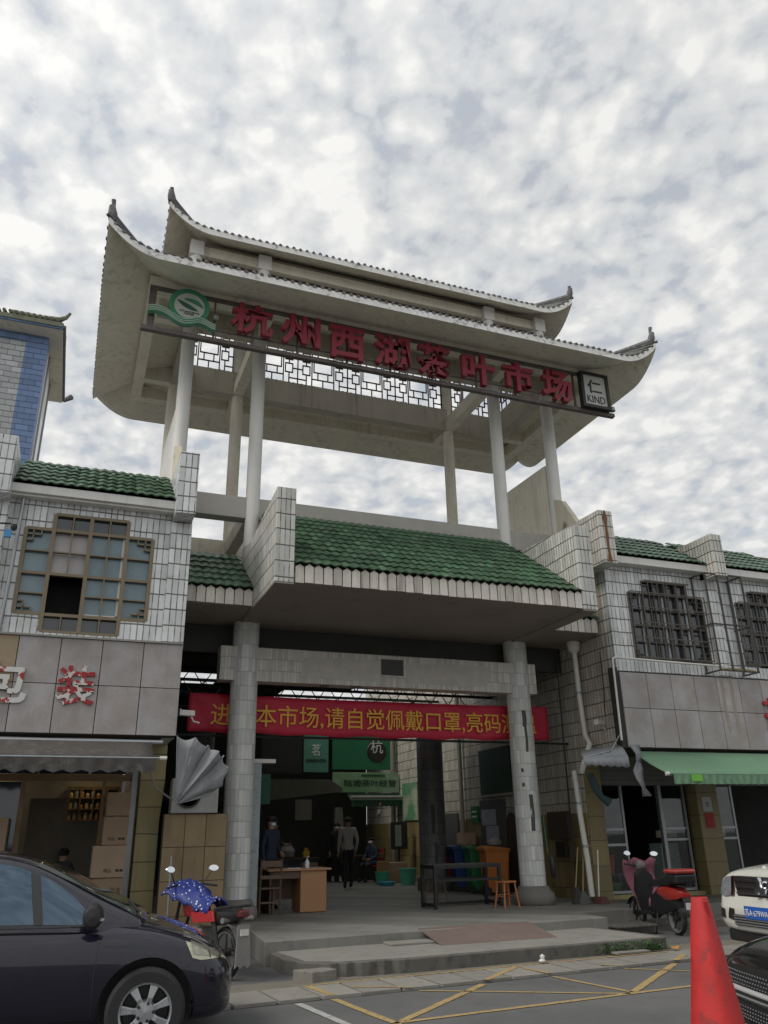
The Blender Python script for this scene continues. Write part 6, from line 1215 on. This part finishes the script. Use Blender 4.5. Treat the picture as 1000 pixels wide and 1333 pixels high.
    obj('mouth', G().box(-.02*k, .02*k, -.092*k, -.084*k, -.052*k, -.046*k), mat('lip', (.22, .09, .08), .6), t, world=False, loc=fc_)
    g = G(); rows = []
    for i in range(8):
        ph = R(5)+R(100)*i/7; rows.append([(.098*k*math.sin(ph)*math.cos(a), (.02 if ph < R(60) else .03)*k+.105*k*math.sin(ph)*math.sin(a) if not (math.sin(a) < -.2 and ph > R(62)) else .02*k-.105*k*math.sin(R(62))*abs(math.sin(a)), .02*k+.108*k*math.cos(min(ph, R(62)) if math.sin(a) < -.2 else ph)) for a in [2*math.pi*j/16 for j in range(17)]])
    obj('hair', G().sheet(rows), mat('hair_dark', hair, .8, .2), t, world=False, smooth=True, loc=fc_).modifiers.new('s', 'SOLIDIFY').thickness = .012
    if cap: obj('cap', G().lathe([(.105*k, .02*k), (.125*k, .06*k), (.12*k, .10*k), (0, .125*k)], fc_+Vector((0, .01, 0)), 20).prism([(-.07*k, -.10*k), (.07*k, -.10*k), (.05*k, -.17*k), (-.05*k, -.17*k)], 'z', fc_.z+.03*k, fc_.z+.04*k), mat('cap_black', cap, .7), t, world=False, smooth=True)
    if mask: obj('face_mask', G().sheet([[(.075*k*math.sin(a), -.092*k*math.cos(a)*(1.12 if j == 1 else 1), dz*k) for a in [R(-65)+R(13)*i for i in range(11)]] for j, dz in enumerate((-.065, -.035, .0))]), mat('mask_blue', (.50, .60, .66), .8, .05), t, world=False, smooth=True, loc=fc_).modifiers.new('s', 'SOLIDIFY').thickness = .006
    return t
BK = (.012, .012, .014)
person(3.98, 16.75, .3, R(35), 1.68, dict(hdR=(.2, -.14, .98), wrR=(.22, -.08, 1.02), elR=(.24, .05, 1.15), anL=(-.12, .02, .09)), ((.016, .024, .045), BK, (.01, .01, .01)), 'guard in dark coat, black cap and blue mask standing behind the desk', cap=(.01, .01, .012))
person(7.3, 21.9, .3, R(170), 1.76, dict(knL=(-.10, -.10, .52), anL=(-.10, -.12, .10), toL=(-.10, -.28, .05), anR=(.10, .20, .14), toR=(.10, .10, .04), knR=(.10, .03, .50), elL=(-.24, .06, 1.14), wrL=(-.22, -.06, .92), hdL=(-.21, -.10, .86)), ((.34, .325, .30), BK, (.03, .03, .03)), 'man in grey jacket and black trousers walking away into the passage, seen from behind', mask=False)
person(8.05, 25.2, .3, R(-10), 1.66, dict(toL=(-.14, -.12, .035), anL=(-.13, .02, .09), knL=(-.12, -.02, .5)), (BK, BK, (.4, .4, .4)), 'person in black with white mask and pale shoes standing at the yellow bags')
person(9.0, 24.7, .3, R(-60), 1.64, dict(pelvis=(0, .05, .50), spine=(0, .04, .68), chest=(0, .0, .88), neck=(0, -.02, 1.03), head=(0, -.04, 1.12), crown=(0, -.03, 1.22), shL=(-.17, 0, .98), shR=(.17, 0, .98), elL=(-.22, -.04, .74), elR=(.22, -.04, .74), wrL=(-.14, -.26, .66), wrR=(.14, -.26, .66), hdL=(-.10, -.33, .65), hdR=(.10, -.33, .65), hipL=(-.09, 0, .50), hipR=(.09, 0, .50), knL=(-.11, -.40, .50), knR=(.11, -.40, .50), anL=(-.11, -.38, .10), anR=(.11, -.38, .10), toL=(-.11, -.54, .035), toR=(.11, -.54, .035)), ((.03, .05, .075), BK, (.02, .02, .02)), 'masked person in dark blue sitting on the red chair near the counter')
person(5.6, 23.2, .3, R(60), 1.7, dict(elL=(-.2, -.14, 1.15), wrL=(-.12, -.32, 1.1), hdL=(-.1, -.4, 1.1), elR=(.2, -.14, 1.15), wrR=(.12, -.32, 1.1), hdR=(.1, -.4, 1.1)), (BK, BK, BK), 'dark clothed person in the shade between the guard and the display counter', mask=False)
person(.1, 15.5, .3, R(150), 1.6, dict(pelvis=(0, .05, .50), spine=(0, .02, .68), chest=(0, -.05, .88), neck=(0, -.1, 1.03), head=(0, -.14, 1.10), crown=(0, -.14, 1.20), shL=(-.17, -.05, .98), shR=(.17, -.05, .98), elL=(-.22, -.14, .74), elR=(.22, -.14, .74), wrL=(-.14, -.3, .66), wrR=(.14, -.3, .66), hdL=(-.10, -.36, .65), hdR=(.10, -.36, .65), hipL=(-.09, 0, .50), hipR=(.09, 0, .50), knL=(-.11, -.40, .50), knR=(.11, -.40, .50), anL=(-.11, -.38, .10), anR=(.11, -.38, .10), toL=(-.11, -.54, .035), toR=(.11, -.54, .035)), ((.05, .045, .045), BK, BK), 'person in grey sitting bent forward inside the left shop doorway', mask=False)
tag(obj('shop_stool', G().lathe([(.17, 0), (.15, .4), (.18, .42), (0, .44)], (.1, 15.56, .3), 14), m_black), 'round dark stool under the sitting person in the left shop', 'stool')
